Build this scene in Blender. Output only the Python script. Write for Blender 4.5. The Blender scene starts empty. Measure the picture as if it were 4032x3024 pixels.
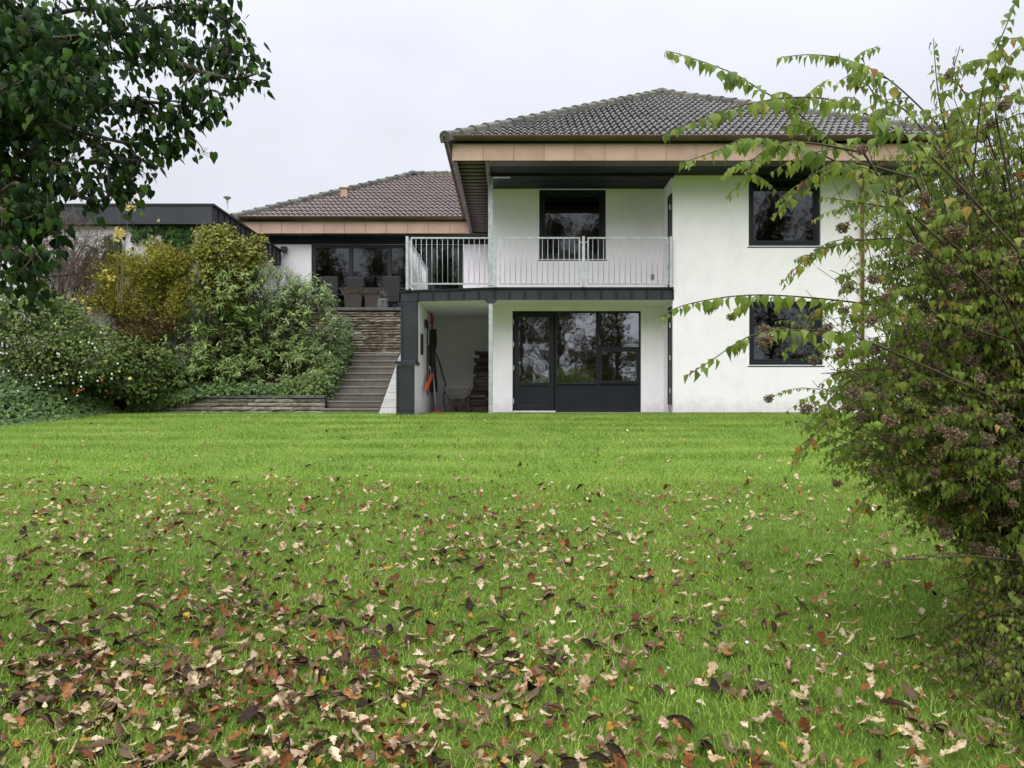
import bpy, bmesh, math, random
import numpy as np
from mathutils import Vector, Matrix
R = math.radians
sc = bpy.context.scene
col = sc.collection
rng = np.random.default_rng(7)
random.seed(7)

# ---------------------------------------------------------------- camera
EYE = 0.16
F = 3000.0                                   # focal length in photo pixels (4032 wide)
cam = bpy.data.cameras.new('camera'); co = bpy.data.objects.new('camera', cam); col.objects.link(co)
co.location = (0, 0, EYE); co.rotation_euler = (R(90), 0, 0)
cam.sensor_width = 36; cam.lens = 36*F/4032
cam.shift_x = 6/4032; cam.shift_y = 88/4032
cam.clip_start = 0.05; cam.clip_end = 3000
sc.camera = co
# ---------------------------------------------------------------- sky and sun (overcast)
SUN_EL, SUN_AZ = R(47), R(200)               # azimuth: clockwise from +Y
w = bpy.data.worlds.new('World'); sc.world = w; w.use_nodes = True
nt = w.node_tree; nt.nodes.clear()
N = nt.nodes.new; L = nt.links.new
def wmath(op, a, b=None, c=None):
    n = N('ShaderNodeMath'); n.operation = op
    for i, v in enumerate((a, b, c)):
        if v is None: continue
        if isinstance(v, (int, float)): n.inputs[i].default_value = v
        else: L(v, n.inputs[i])
    return n.outputs[0]
sky = N('ShaderNodeTexSky'); sky.sky_type = 'NISHITA'; sky.sun_disc = False
sky.sun_elevation = SUN_EL; sky.sun_rotation = SUN_AZ
geo = N('ShaderNodeTexCoord'); sep = N('ShaderNodeSeparateXYZ'); L(geo.outputs['Generated'], sep.inputs[0])
up = wmath('MAXIMUM', sep.outputs[2], 0.0)
lum = wmath('MULTIPLY_ADD', wmath('POWER', up, 3.5), 2.6, 1.0)      # overcast dome: brighter towards the zenith
mp = N('ShaderNodeMapping'); mp.inputs['Scale'].default_value = (1.2, 1.2, 2.6); L(geo.outputs['Generated'], mp.inputs[0])
nz = N('ShaderNodeTexNoise'); nz.inputs['Scale'].default_value = 2.2; nz.inputs['Detail'].default_value = 4; L(mp.outputs[0], nz.inputs[0])
cl = wmath('MULTIPLY_ADD', nz.outputs[0], 0.34, 0.82)
lum = wmath('MULTIPLY', lum, cl)
cm = N('ShaderNodeVectorMath'); cm.operation = 'SCALE'; cm.inputs[0].default_value = (0.530, 0.548, 0.598); L(lum, cm.inputs[3])
bg1 = N('ShaderNodeBackground'); L(cm.outputs[0], bg1.inputs[0]); bg1.inputs[1].default_value = 1.0
bg2 = N('ShaderNodeBackground'); L(sky.outputs[0], bg2.inputs[0]); bg2.inputs[1].default_value = 0.05
mx = N('ShaderNodeMixShader'); mx.inputs[0].default_value = 0.05; L(bg1.outputs[0], mx.inputs[1]); L(bg2.outputs[0], mx.inputs[2])
wo = N('ShaderNodeOutputWorld'); L(mx.outputs[0], wo.inputs[0])
sl = bpy.data.lights.new('sun', 'SUN'); sl.energy = 1.5; sl.angle = R(60); sl.color = (1.0, 0.97, 0.92)
so = bpy.data.objects.new('sun', sl); col.objects.link(so); so.location = (-6, -12, 25)
d = Vector((math.sin(SUN_AZ)*math.cos(SUN_EL), math.cos(SUN_AZ)*math.cos(SUN_EL), math.sin(SUN_EL)))
so.rotation_euler = d.to_track_quat('Z', 'Y').to_euler()
vs = sc.view_settings; vs.view_transform = 'Standard'; vs.look = 'None'; vs.exposure = 0.65; vs.gamma = 1.0
vs.use_curve_mapping = False
sc.cycles.max_bounces = 8; sc.cycles.transparent_max_bounces = 12

# ---------------------------------------------------------------- helpers
def P(px, py, D):
    """photo pixel at depth D -> world point"""
    return np.array(((px-2010)/F*D, D, EYE+(1600-py)/F*D))
def PX(px, D): return (px-2010)/F*D
def PZ(py, D): return EYE+(1600-py)/F*D

def new_obj(name, mesh, parent=None, mats=None):
    o = bpy.data.objects.new(name, mesh); col.objects.link(o)
    if mats is not None and mesh is not None and not mesh.materials:
        for m in (mats if isinstance(mats, (list, tuple)) else [mats]): mesh.materials.append(m)
    if parent is not None:
        o.parent = parent
        if parent.type == 'EMPTY': o.matrix_parent_inverse = Matrix.Translation(-Vector(parent.location))
    return o
def tag(o, label=None, cat=None, group=None, kind=None):
    if label: o['label'] = label
    if cat: o['category'] = cat
    if group: o['group'] = group
    if kind: o['kind'] = kind
    return o
def thing(name, loc, label, cat, group=None):
    o = bpy.data.objects.new(name, None); col.objects.link(o); o.location = loc
    o.empty_display_size = 0.2
    return tag(o, label, cat, group)

def fast_mesh(name, V, loops, sizes, smooth=False, rnd=None, attrs=None):
    me = bpy.data.meshes.new(name)
    V = np.asarray(V, dtype=np.float32); loops = np.asarray(loops, dtype=np.int32); sizes = np.asarray(sizes, dtype=np.int32)
    me.vertices.add(len(V)); me.vertices.foreach_set('co', V.ravel())
    me.loops.add(len(loops)); me.loops.foreach_set('vertex_index', loops)
    me.polygons.add(len(sizes))
    starts = np.concatenate(([0], np.cumsum(sizes)[:-1])).astype(np.int32)
    me.polygons.foreach_set('loop_start', starts)
    me.polygons.foreach_set('use_smooth', np.full(len(sizes), smooth, dtype=bool))
    if rnd is not None:
        a = me.attributes.new('rnd', 'FLOAT', 'POINT'); a.data.foreach_set('value', np.asarray(rnd, dtype=np.float32))
    me.update(calc_edges=True)
    return me
def scatter_mesh(name, tv, tf, Rm, S, pos, rnd, smooth=True):
    """copies of a template (verts tv, faces tf): rotation Rm (n,3,3), scale S (n,) or (n,3), pos (n,3)"""
    n = len(pos); tv = np.asarray(tv, float); k = len(tv)
    S = np.asarray(S, float)
    if S.ndim == 1: S = np.repeat(S[:, None], 3, 1)
    V = np.einsum('nij,nkj->nki', Rm, tv[None]*S[:, None, :])+np.asarray(pos)[:, None, :]
    lt = np.concatenate([np.asarray(f) for f in tf]); st = np.array([len(f) for f in tf])
    loops = (lt[None]+(np.arange(n)*k)[:, None]).ravel()
    return fast_mesh(name, V.reshape(-1, 3), loops, np.tile(st, n), smooth, np.repeat(rnd, k))
def frame(d, nrm):
    """rotation with local y = d, local z near nrm; arrays (n,3)"""
    d = d/np.linalg.norm(d, axis=1, keepdims=True)
    x = np.cross(d, nrm); x /= np.linalg.norm(x, axis=1, keepdims=True)+1e-9
    z = np.cross(x, d)
    return np.stack((x, d, z), axis=2)
def mat4(Rm, s, p):
    M = np.eye(4); M[:3, :3] = Rm*np.asarray(s); M[:3, 3] = p
    return Matrix(M.tolist())

class MB:
    def __init__(s): s.v = []; s.f = []
    def add(s, v, f):
        k = len(s.v); s.v += [tuple(p) for p in v]; s.f += [tuple(i+k for i in q) for q in f]; return s
    def box(s, x0, x1, y0, y1, z0, z1):
        v = [(x0,y0,z0),(x1,y0,z0),(x1,y1,z0),(x0,y1,z0),(x0,y0,z1),(x1,y0,z1),(x1,y1,z1),(x0,y1,z1)]
        return s.add(v, [(0,3,2,1),(4,5,6,7),(0,1,5,4),(1,2,6,5),(2,3,7,6),(3,0,4,7)])
    def hexa(s, v):
        return s.add(v, [(0,3,2,1),(4,5,6,7),(0,1,5,4),(1,2,6,5),(2,3,7,6),(3,0,4,7)])
    def beam(s, a, b, w, h, up=(0,0,1)):
        a, b, up = Vector(a), Vector(b), Vector(up)
        d = (b-a).normalized(); x = d.cross(up).normalized()*w/2; z = x.cross(d).normalized()*h/2
        return s.hexa([a-x-z, a+x-z, b+x-z, b-x-z, a-x+z, a+x+z, b+x+z, b-x+z])
    def tube(s, pts, rad, n=6, caps=True):
        pts = [Vector(p) for p in pts]; m = len(pts)
        if not isinstance(rad, (list, tuple, np.ndarray)): rad = [rad]*m
        k = len(s.v); up = Vector((0.13, 0.21, 0.97))
        for i, p in enumerate(pts):
            d = (pts[min(i+1, m-1)]-pts[max(i-1, 0)]).normalized()
            x = d.cross(up)
            if x.length < 1e-3: x = d.cross(Vector((1, 0, 0)))
            x.normalize(); y = x.cross(d)
            for j in range(n):
                a = 2*math.pi*j/n
                s.v.append(tuple(p+(x*math.cos(a)+y*math.sin(a))*rad[i]))
        for i in range(m-1):
            for j in range(n):
                a = k+i*n+j; b = k+i*n+(j+1) % n
                s.f.append((a, b, b+n, a+n))
        if caps:
            s.f.append(tuple(k+j for j in range(n))[::-1]); s.f.append(tuple(k+(m-1)*n+j for j in range(n)))
        return s
    def lathe(s, c, prof, n=16, axis='Z'):
        k = len(s.v); m = len(prof)
        for r, h in prof:
            for j in range(n):
                a = 2*math.pi*j/n; q = (r*math.cos(a), r*math.sin(a), h)
                if axis == 'Y': q = (q[0], q[2], q[1])
                if axis == 'X': q = (q[2], q[0], q[1])
                s.v.append((c[0]+q[0], c[1]+q[1], c[2]+q[2]))
        for i in range(m-1):
            for j in range(n):
                a = k+i*n+j; b = k+i*n+(j+1) % n
                s.f.append((a, b, b+n, a+n))
        s.f.append(tuple(k+j for j in range(n))[::-1]); s.f.append(tuple(k+(m-1)*n+j for j in range(n)))
        return s
    def mesh(s, name, smooth=False):
        me = bpy.data.meshes.new(name); me.from_pydata(s.v, [], s.f)
        if smooth: me.polygons.foreach_set('use_smooth', [True]*len(me.polygons))
        me.update(); return me
    def build(s, name, mat, parent=None, smooth=False, bevel=0):
        o = new_obj(name, s.mesh(name, smooth), parent, mat)
        if bevel:
            b = o.modifiers.new('bevel', 'BEVEL'); b.width = bevel; b.segments = 2; b.limit_method = 'ANGLE'
        return o
def bez(p0, p1, p2, n):
    t = np.linspace(0, 1, n)[:, None]
    return (1-t)**2*np.asarray(p0)+2*t*(1-t)*np.asarray(p1)+t*t*np.asarray(p2)
def spline(pts, n):
    """Catmull-Rom through pts"""
    p = np.asarray(pts, float); p = np.vstack((2*p[0]-p[1], p, 2*p[-1]-p[-2])); m = len(p)-3
    out = []
    for u in np.linspace(0, m-1e-6, n):
        i = int(u); t = u-i; a, b, c, e = p[i:i+4]
        out.append(0.5*((2*b)+(-a+c)*t+(2*a-5*b+4*c-e)*t*t+(-a+3*b-3*c+e)*t**3))
    return np.array(out)

# ---------------------------------------------------------------- materials
def mat(name):
    m = bpy.data.materials.new(name); m.use_nodes = True
    return m, m.node_tree, m.node_tree.nodes['Principled BSDF']
def nd(nt, t, **kw):
    n = nt.nodes.new(t)
    for k, v in kw.items(): setattr(n, k, v)
    return n
def ramp(nt, fac, stops, interp='LINEAR'):
    r = nt.nodes.new('ShaderNodeValToRGB'); r.color_ramp.interpolation = interp
    el = r.color_ramp.elements
    while len(el) > 1: el.remove(el[-1])
    el[0].position, el[0].color = stops[0][0], (*stops[0][1], 1)
    for p, c in stops[1:]:
        e = el.new(p); e.color = (*c, 1)
    nt.links.new(fac, r.inputs[0]); return r.outputs[0]
def noise(nt, scale, detail=4, vec=None, rough=0.55, stretch=None):
    if vec is None: vec = nd(nt, 'ShaderNodeNewGeometry').outputs['Position']
    if stretch:
        m = nd(nt, 'ShaderNodeMapping'); m.inputs['Scale'].default_value = stretch; nt.links.new(vec, m.inputs[0]); vec = m.outputs[0]
    n = nd(nt, 'ShaderNodeTexNoise'); n.inputs['Scale'].default_value = scale; n.inputs['Detail'].default_value = detail
    n.inputs['Roughness'].default_value = rough; nt.links.new(vec, n.inputs[0]); return n.outputs[0]
def bump(nt, b, h, strength=0.3, dist=0.01):
    n = nd(nt, 'ShaderNodeBump'); n.inputs['Strength'].default_value = strength; n.inputs['Distance'].default_value = dist
    nt.links.new(h, n.inputs['Height']); nt.links.new(n.outputs[0], b.inputs['Normal']); return n
def plain(name, stops, scale=3, rough=0.6, metal=0, bscale=0, bstr=0.2, detail=5, spec=None, stretch=None, objrand=0, bdist=0.01):
    """noise-mottled surface; stops = colours from dark to light"""
    m, nt, b = mat(name)
    k = len(stops)
    f = noise(nt, scale, detail, stretch=stretch)
    if objrand:
        oi = nd(nt, 'ShaderNodeObjectInfo'); a = nd(nt, 'ShaderNodeMath', operation='MULTIPLY_ADD')
        nt.links.new(oi.outputs['Random'], a.inputs[0]); a.inputs[1].default_value = objrand; a.inputs[2].default_value = -objrand/2
        s = nd(nt, 'ShaderNodeMath', operation='ADD'); nt.links.new(f, s.inputs[0]); nt.links.new(a.outputs[0], s.inputs[1]); f = s.outputs[0]
    c = ramp(nt, f, [(0.28+0.44*i/max(k-1, 1), s) for i, s in enumerate(stops)])
    nt.links.new(c, b.inputs['Base Color']); b.inputs['Roughness'].default_value = rough; b.inputs['Metallic'].default_value = metal
    if spec is not None: b.inputs['Specular IOR Level'].default_value = spec
    if bscale: bump(nt, b, noise(nt, bscale, 4), bstr, bdist)
    return m
def leafmat(name, stops, rough=0.5, trans=0.3, spec=0.4, back=None, spots=None):
    m, nt, b = mat(name)
    at = nd(nt, 'ShaderNodeAttribute', attribute_name='rnd'); oi = nd(nt, 'ShaderNodeObjectInfo')
    s = nd(nt, 'ShaderNodeMath', operation='ADD'); nt.links.new(at.outputs['Fac'], s.inputs[0]); nt.links.new(oi.outputs['Random'], s.inputs[1])
    fr = nd(nt, 'ShaderNodeMath', operation='FRACT'); nt.links.new(s.outputs[0], fr.inputs[0])
    c = ramp(nt, fr.outputs[0], stops)
    n = noise(nt, 60, 2)
    hv = nd(nt, 'ShaderNodeHueSaturation'); nt.links.new(c, hv.inputs['Color'])
    v = nd(nt, 'ShaderNodeMath', operation='MULTIPLY_ADD'); nt.links.new(n, v.inputs[0]); v.inputs[1].default_value = 0.7; v.inputs[2].default_value = 0.65
    nt.links.new(v.outputs[0], hv.inputs['Value']); c = hv.outputs[0]
    if spots:
        sp_ = ramp(nt, noise(nt, 32, 5, rough=0.65), [(0.44, (0, 0, 0)), (0.62, (1, 1, 1))]); mc = nd(nt, 'ShaderNodeMix', data_type='RGBA')
        nt.links.new(sp_, mc.inputs[0]); nt.links.new(c, mc.inputs[6]); mc.inputs[7].default_value = (*spots, 1); c = mc.outputs[2]
    if back:
        g = nd(nt, 'ShaderNodeNewGeometry'); mxc = nd(nt, 'ShaderNodeMix', data_type='RGBA')
        nt.links.new(g.outputs['Backfacing'], mxc.inputs[0]); nt.links.new(c, mxc.inputs[6]); mxc.inputs[7].default_value = (*back, 1); c = mxc.outputs[2]
    nt.links.new(c, b.inputs['Base Color']); b.inputs['Roughness'].default_value = rough; b.inputs['Specular IOR Level'].default_value = spec
    if trans:
        t = nd(nt, 'ShaderNodeBsdfTranslucent'); nt.links.new(c, t.inputs[0])
        x = nd(nt, 'ShaderNodeMixShader'); x.inputs[0].default_value = trans
        nt.links.new(b.outputs[0], x.inputs[1]); nt.links.new(t.outputs[0], x.inputs[2])
        nt.links.new(x.outputs[0], nt.nodes['Material Output'].inputs[0])
    return m

def plaster():
    m, nt, b = mat('white_plaster')
    f = noise(nt, 2.6, 8, stretch=(1, 1, 0.7), rough=0.7); c = ramp(nt, f, [(0.3, (0.81, 0.78, 0.81)), (0.5, (0.87, 0.84, 0.875)), (0.7, (0.89, 0.86, 0.895))])
    g0 = nd(nt, 'ShaderNodeNewGeometry'); s0 = nd(nt, 'ShaderNodeSeparateXYZ'); nt.links.new(g0.outputs['Position'], s0.inputs[0])   # splashed dirt at the foot of the walls
    z0 = nd(nt, 'ShaderNodeMath', operation='MULTIPLY_ADD'); nt.links.new(noise(nt, 7, 6), z0.inputs[0]); z0.inputs[1].default_value = 0.55; nt.links.new(s0.outputs[2], z0.inputs[2])
    dm_ = nd(nt, 'ShaderNodeMapRange'); nt.links.new(z0.outputs[0], dm_.inputs[0]); dm_.inputs[1].default_value = 0.28; dm_.inputs[2].default_value = 0.62; dm_.inputs[3].default_value = 0.5; dm_.inputs[4].default_value = 0.0
    st = nd(nt, 'ShaderNodeMath', operation='MULTIPLY'); nt.links.new(ramp(nt, noise(nt, 3.2, 5, stretch=(3, 3, 0.12)), [(0.52, (0, 0, 0)), (0.75, (1, 1, 1))]), st.inputs[0]); st.inputs[1].default_value = 0.06
    mxx = nd(nt, 'ShaderNodeMath', operation='MAXIMUM'); nt.links.new(dm_.outputs[0], mxx.inputs[0]); nt.links.new(st.outputs[0], mxx.inputs[1])
    dx = nd(nt, 'ShaderNodeMix', data_type='RGBA'); nt.links.new(mxx.outputs[0], dx.inputs[0]); nt.links.new(c, dx.inputs[6]); dx.inputs[7].default_value = (0.50, 0.475, 0.43, 1); c = dx.outputs[2]
    nt.links.new(c, b.inputs['Base Color']); b.inputs['Roughness'].default_value = 0.9; b.inputs['Specular IOR Level'].default_value = 0.2
    br = nd(nt, 'ShaderNodeTexBrick'); br.inputs['Scale'].default_value = 1.0; br.inputs['Brick Width'].default_value = 0.24; br.inputs['Row Height'].default_value = 0.067
    br.inputs['Mortar Size'].default_value = 0.012; br.inputs['Mortar Smooth'].default_value = 1.0
    br.inputs['Color1'].default_value = (1,1,1,1); br.inputs['Color2'].default_value = (0.9,0.9,0.9,1); br.inputs['Mortar'].default_value = (0.45,0.45,0.45,1)
    g = nd(nt, 'ShaderNodeNewGeometry'); mp = nd(nt, 'ShaderNodeMapping'); mp.inputs['Rotation'].default_value = (R(90), 0, 0)
    nt.links.new(g.outputs['Position'], mp.inputs[0]); nt.links.new(mp.outputs[0], br.inputs[0])
    n2 = noise(nt, 22, 5); ad = nd(nt, 'ShaderNodeMath', operation='MULTIPLY_ADD'); nt.links.new(br.outputs[0], ad.inputs[0]); ad.inputs[1].default_value = 0.10; nt.links.new(n2, ad.inputs[2])
    bump(nt, b, ad.outputs[0], 0.35, 0.012); return m
def glass_mat(name, refl, tint, wave=0.02):
    m, nt, b = mat(name); nt.nodes.remove(b)
    gl = nd(nt, 'ShaderNodeBsdfGlossy'); gl.inputs['Roughness'].default_value = 0.025; gl.inputs[0].default_value = (0.95, 0.97, 1, 1)
    tr = nd(nt, 'ShaderNodeBsdfTransparent'); tr.inputs[0].default_value = (*tint, 1)
    bp = nd(nt, 'ShaderNodeBump'); bp.inputs['Strength'].default_value = 1.0; bp.inputs['Distance'].default_value = wave
    nt.links.new(noise(nt, 2.2, 2), bp.inputs['Height']); nt.links.new(bp.outputs[0], gl.inputs['Normal'])
    lw = nd(nt, 'ShaderNodeFresnel'); lw.inputs[0].default_value = 1.5
    a = nd(nt, 'ShaderNodeMath', operation='ADD', use_clamp=True); nt.links.new(lw.outputs[0], a.inputs[0]); a.inputs[1].default_value = refl
    x = nd(nt, 'ShaderNodeMixShader'); nt.links.new(a.outputs[0], x.inputs[0]); nt.links.new(tr.outputs[0], x.inputs[1]); nt.links.new(gl.outputs[0], x.inputs[2])
    nt.links.new(x.outputs[0], nt.nodes['Material Output'].inputs[0]); return m

M = {}
M['plaster'] = plaster()
M['plaster_in'] = plain('grey_interior', [(0.16,0.15,0.14),(0.22,0.21,0.2)], 0.8, 0.9)
M['zinc'] = plain('dark_zinc', [(0.024,0.027,0.033),(0.042,0.046,0.055)], 1.6, 0.45, 0.25, 9, 0.05, spec=0.4)
M['black'] = plain('black_frame', [(0.008,0.011,0.014),(0.013,0.016,0.019)], 3, 0.45, spec=0.3)
M['soffit'] = plain('dark_soffit_board', [(0.009,0.011,0.015),(0.015,0.018,0.022)], 2, 0.6, spec=0.25)
M['slat'] = plain('brown_slat', [(0.070,0.052,0.043),(0.105,0.080,0.066)], 3, 0.5)
M['copper'] = plain('tan_copper_sheet', [(0.42,0.28,0.205),(0.48,0.33,0.245),(0.52,0.365,0.28)], 2.5, 0.55, 0.1, 30, 0.04, objrand=0.25)
M['gutter'] = plain('brown_gutter', [(0.085,0.058,0.038),(0.135,0.095,0.062)], 3, 0.38, 0.55)
M['pipe'] = plain('copper_pipe', [(0.27,0.15,0.09),(0.36,0.21,0.13)], 3, 0.45, 0.4)
M['tile'] = plain('dark_glazed_tile', [(0.040,0.036,0.035),(0.066,0.058,0.056),(0.095,0.085,0.080)], 7, 0.32, 0, 40, 0.08, spec=0.9, objrand=0.45)
M['tile_wing'] = plain('brown_glazed_tile', [(0.070,0.044,0.040),(0.105,0.067,0.061),(0.14,0.09,0.082)], 7, 0.24, 0, 40, 0.08, spec=0.85)
M['cap'] = plain('lichened_ridge_tile', [(0.060,0.060,0.055),(0.11,0.11,0.095),(0.17,0.17,0.13)], 14, 0.8, 0, 50, 0.3, objrand=0.3)
M['galv'] = plain('galvanised_steel', [(0.34,0.37,0.38),(0.46,0.49,0.50),(0.58,0.61,0.62)], 14, 0.42, 0.35, objrand=0.1)
M['stone'] = plain('brown_split_stone', [(0.11,0.088,0.064),(0.22,0.185,0.14),(0.36,0.315,0.25)], 7, 0.9, 0, 45, 0.6, objrand=0.45)
M['lowstone'] = plain('grey_split_stone', [(0.095,0.082,0.068),(0.17,0.15,0.128),(0.30,0.27,0.235)], 9, 0.9, 0, 45, 0.6, objrand=0.4)
M['coping'] = plain('grey_coping_slab', [(0.085,0.085,0.082),(0.15,0.148,0.14)], 8, 0.85, 0, 60, 0.3, objrand=0.2)
M['mortar'] = plain('dark_joint', [(0.025,0.021,0.017),(0.045,0.038,0.030)], 12, 0.95)
M['step'] = plain('brown_concrete_slab', [(0.110,0.100,0.083),(0.165,0.150,0.127)], 6, 0.85, 0, 90, 0.2, objrand=0.3)
M['nosing'] = plain('pale_tread_slab', [(0.19,0.175,0.15),(0.27,0.25,0.22)], 6, 0.85, 0, 90, 0.2, objrand=0.3)
M['paver'] = plain('pale_paver', [(0.36,0.355,0.33),(0.46,0.45,0.42)], 6, 0.9, 0, 80, 0.2, objrand=0.25)
M['plinth'] = plain('grey_plinth', [(0.19,0.19,0.19),(0.27,0.27,0.27)], 5, 0.9, 0, 60, 0.2)
M['soil'] = plain('dark_soil', [(0.018,0.013,0.009),(0.045,0.034,0.022)], 8, 0.95, 0, 30, 0.6)
M['wicker'] = plain('dark_wicker', [(0.013,0.015,0.018),(0.024,0.027,0.031)], 60, 0.6, 0, 120, 0.5)
M['planter'] = plain('brown_wicker', [(0.036,0.028,0.024),(0.058,0.046,0.039)], 50, 0.7, 0, 120, 0.5)
M['granite'] = plain('rough_granite', [(0.06,0.065,0.068),(0.16,0.165,0.168)], 30, 0.8, 0, 30, 0.7)
M['polished'] = plain('polished_granite', [(0.03,0.033,0.036),(0.06,0.064,0.068)], 50, 0.2, spec=0.8)
M['orange'] = plain('orange_plastic', [(0.60,0.085,0.022),(0.70,0.11,0.03)], 4, 0.45)
M['red'] = plain('red_plastic', [(0.30,0.025,0.03),(0.38,0.04,0.04)], 4, 0.5)
M['grip'] = plain('dark_tool', [(0.014,0.015,0.017),(0.028,0.029,0.032)], 6, 0.6)
M['alu'] = plain('bare_aluminium', [(0.45,0.45,0.45),(0.6,0.6,0.6)], 6, 0.4, 0.5)
M['woodh'] = plain('worn_wood', [(0.10,0.065,0.04),(0.17,0.12,0.075)], 12, 0.75, stretch=(1, 1, 0.2))
M['log'] = plain('split_firewood', [(0.024,0.018,0.015),(0.055,0.040,0.030),(0.105,0.076,0.056)], 9, 0.9, 0, 50, 0.5, objrand=0.5, stretch=(0.25, 1, 1))
M['barrow'] = plain('grey_steel_tray', [(0.22,0.22,0.205),(0.34,0.335,0.31)], 8, 0.6, 0.2)
M['bark'] = plain('grey_brown_bark', [(0.045,0.032,0.022),(0.11,0.085,0.062)], 14, 0.9, 0, 60, 0.6, stretch=(1, 1, 0.25))
M['twig'] = plain('tan_twig', [(0.11,0.082,0.056),(0.20,0.155,0.115)], 10, 0.85)
M['cane'] = plain('brown_cane', [(0.060,0.040,0.026),(0.13,0.092,0.062)], 14, 0.8)
M['glass_low'] = glass_mat('reflecting_window_glass', 0.26, (0.22, 0.24, 0.24), 0.0018)
M['glass_up'] = glass_mat('dark_window_glass', 0.05, (0.22, 0.24, 0.24), 0.0015)
M['blind'] = plain('grey_blind', [(0.10,0.10,0.10),(0.14,0.14,0.14)], 3, 0.6)
M['white'] = plain('white_trim', [(0.66,0.65,0.63),(0.74,0.73,0.71)], 4, 0.6)
M['beige'] = plain('beige_card', [(0.46,0.38,0.27),(0.52,0.43,0.31)], 8, 0.8)

# ================================================================ ground
def smooth(a, b, x):
    t = np.clip((np.asarray(x, float)-a)/(b-a), 0, 1); return t*t*(3-2*t)
def gz(x, y):
    """height of the ground: the lawn climbs to the house and levels off there"""
    x = np.asarray(x, float); y = np.asarray(y, float)
    z = -1.44+0.09*np.clip(y, -3, 16)
    t = np.clip((y-14.6)/1.6, 0, 1)                            # soft shoulder before the house
    z = np.where(y > 14.6, np.minimum(-0.126+0.126*(1-(1-t)**2)+0*x, 0.0), z)
    z = z+0.018*np.sin(0.9*x+0.4*y)*np.sin(0.7*y-0.3*x+1.0)*np.clip((15.2-y)/2, 0, 1)
    return z
def grid_sheet(xs, ys, zf):
    X, Y = np.meshgrid(xs, ys); Z = zf(X, Y)
    V = np.stack((X.ravel(), Y.ravel(), Z.ravel()), 1); nx, ny = len(xs), len(ys)
    i = np.arange(nx-1)[None]+nx*np.arange(ny-1)[:, None]
    F4 = np.stack((i, i+1, i+1+nx, i+nx), -1).reshape(-1, 4)
    return V, F4
def lawn_mat():
    m, nt, b = mat('lawn_ground')
    g = nd(nt, 'ShaderNodeNewGeometry'); sp = nd(nt, 'ShaderNodeSeparateXYZ'); nt.links.new(g.outputs['Position'], sp.inputs[0])
    near = ramp(nt, noise(nt, 7, 5), [(0.3, (0.060, 0.100, 0.016)), (0.7, (0.125, 0.185, 0.032))])
    far = ramp(nt, noise(nt, 5, 5, stretch=(0.5, 3.0, 1)), [(0.3, (0.125, 0.205, 0.026)), (0.7, (0.190, 0.285, 0.042))])
    mr = nd(nt, 'ShaderNodeMapRange'); mr.inputs[1].default_value = 8.2; mr.inputs[2].default_value = 8.7; nt.links.new(sp.outputs[1], mr.inputs[0])
    x = nd(nt, 'ShaderNodeMix', data_type='RGBA'); nt.links.new(mr.outputs[0], x.inputs[0]); nt.links.new(near, x.inputs[6]); nt.links.new(far, x.inputs[7])
    nt.links.new(x.outputs[2], b.inputs['Base Color']); b.inputs['Roughness'].default_value = 0.95; b.inputs['Specular IOR Level'].default_value = 0.1
    bump(nt, b, noise(nt, 60, 4), 0.6, 0.02); return m
xs = np.concatenate((np.array([-900, -300, -120, -60, -35]), np.arange(-24, 24.1, 0.4), np.array([35, 60, 120, 300, 900])))
ys = np.concatenate((np.array([-900, -300, -120, -60, -30]), np.arange(-16, 24.1, 0.4), np.array([32, 60, 120, 300, 1200])))
V, F4 = grid_sheet(xs, ys, gz)
lawn = new_obj('lawn_ground', fast_mesh('lawn_ground', V, F4.ravel(), np.full(len(F4), 4), True), None, lawn_mat()); tag(lawn, kind='structure')

# planting bed: soil bank behind the low wall and the ivy bank at the left
BED_EDGE = [(-14.0, 12.6), (-10.5, 12.9), (-9.3, 13.6), (-8.75, 14.6), (-8.35, 15.6), (-8.15, 16.6), (-8.0, 17.2)]
def bed_x(y): return np.interp(y, [p[1] for p in BED_EDGE], [p[0] for p in BED_EDGE])
def bed_z(x, y):
    x = np.asarray(x, float); y = np.asarray(y, float)
    inside = smooth(0.0, 1.6, bed_x(y)-x)                     # left bank
    left = gz(x, y)-0.03+inside*(0.45+0.10*np.clip(y-13, 0, 4))
    bank = 0.34+np.clip(y-16.7, 0, 6)*0.55
    bank = np.minimum(bank, 2.55)
    return np.where(y > 16.69, np.maximum(bank, left), left)
V, F4 = grid_sheet(np.arange(-20, -4.0, 0.35), np.concatenate((np.arange(12.4, 16.6, 0.4), [16.69, 16.7], np.arange(17.0, 22.4, 0.4))), bed_z)
cent = V[F4].mean(1)
F4 = F4[(cent[:, 1] > 16.69) | (cent[:, 0] < bed_x(cent[:, 1])+0.2)]
bed = new_obj('planting_bed', fast_mesh('planting_bed', V, F4.ravel(), np.full(len(F4), 4), True), None, M['soil']); tag(bed, kind='structure')

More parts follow.
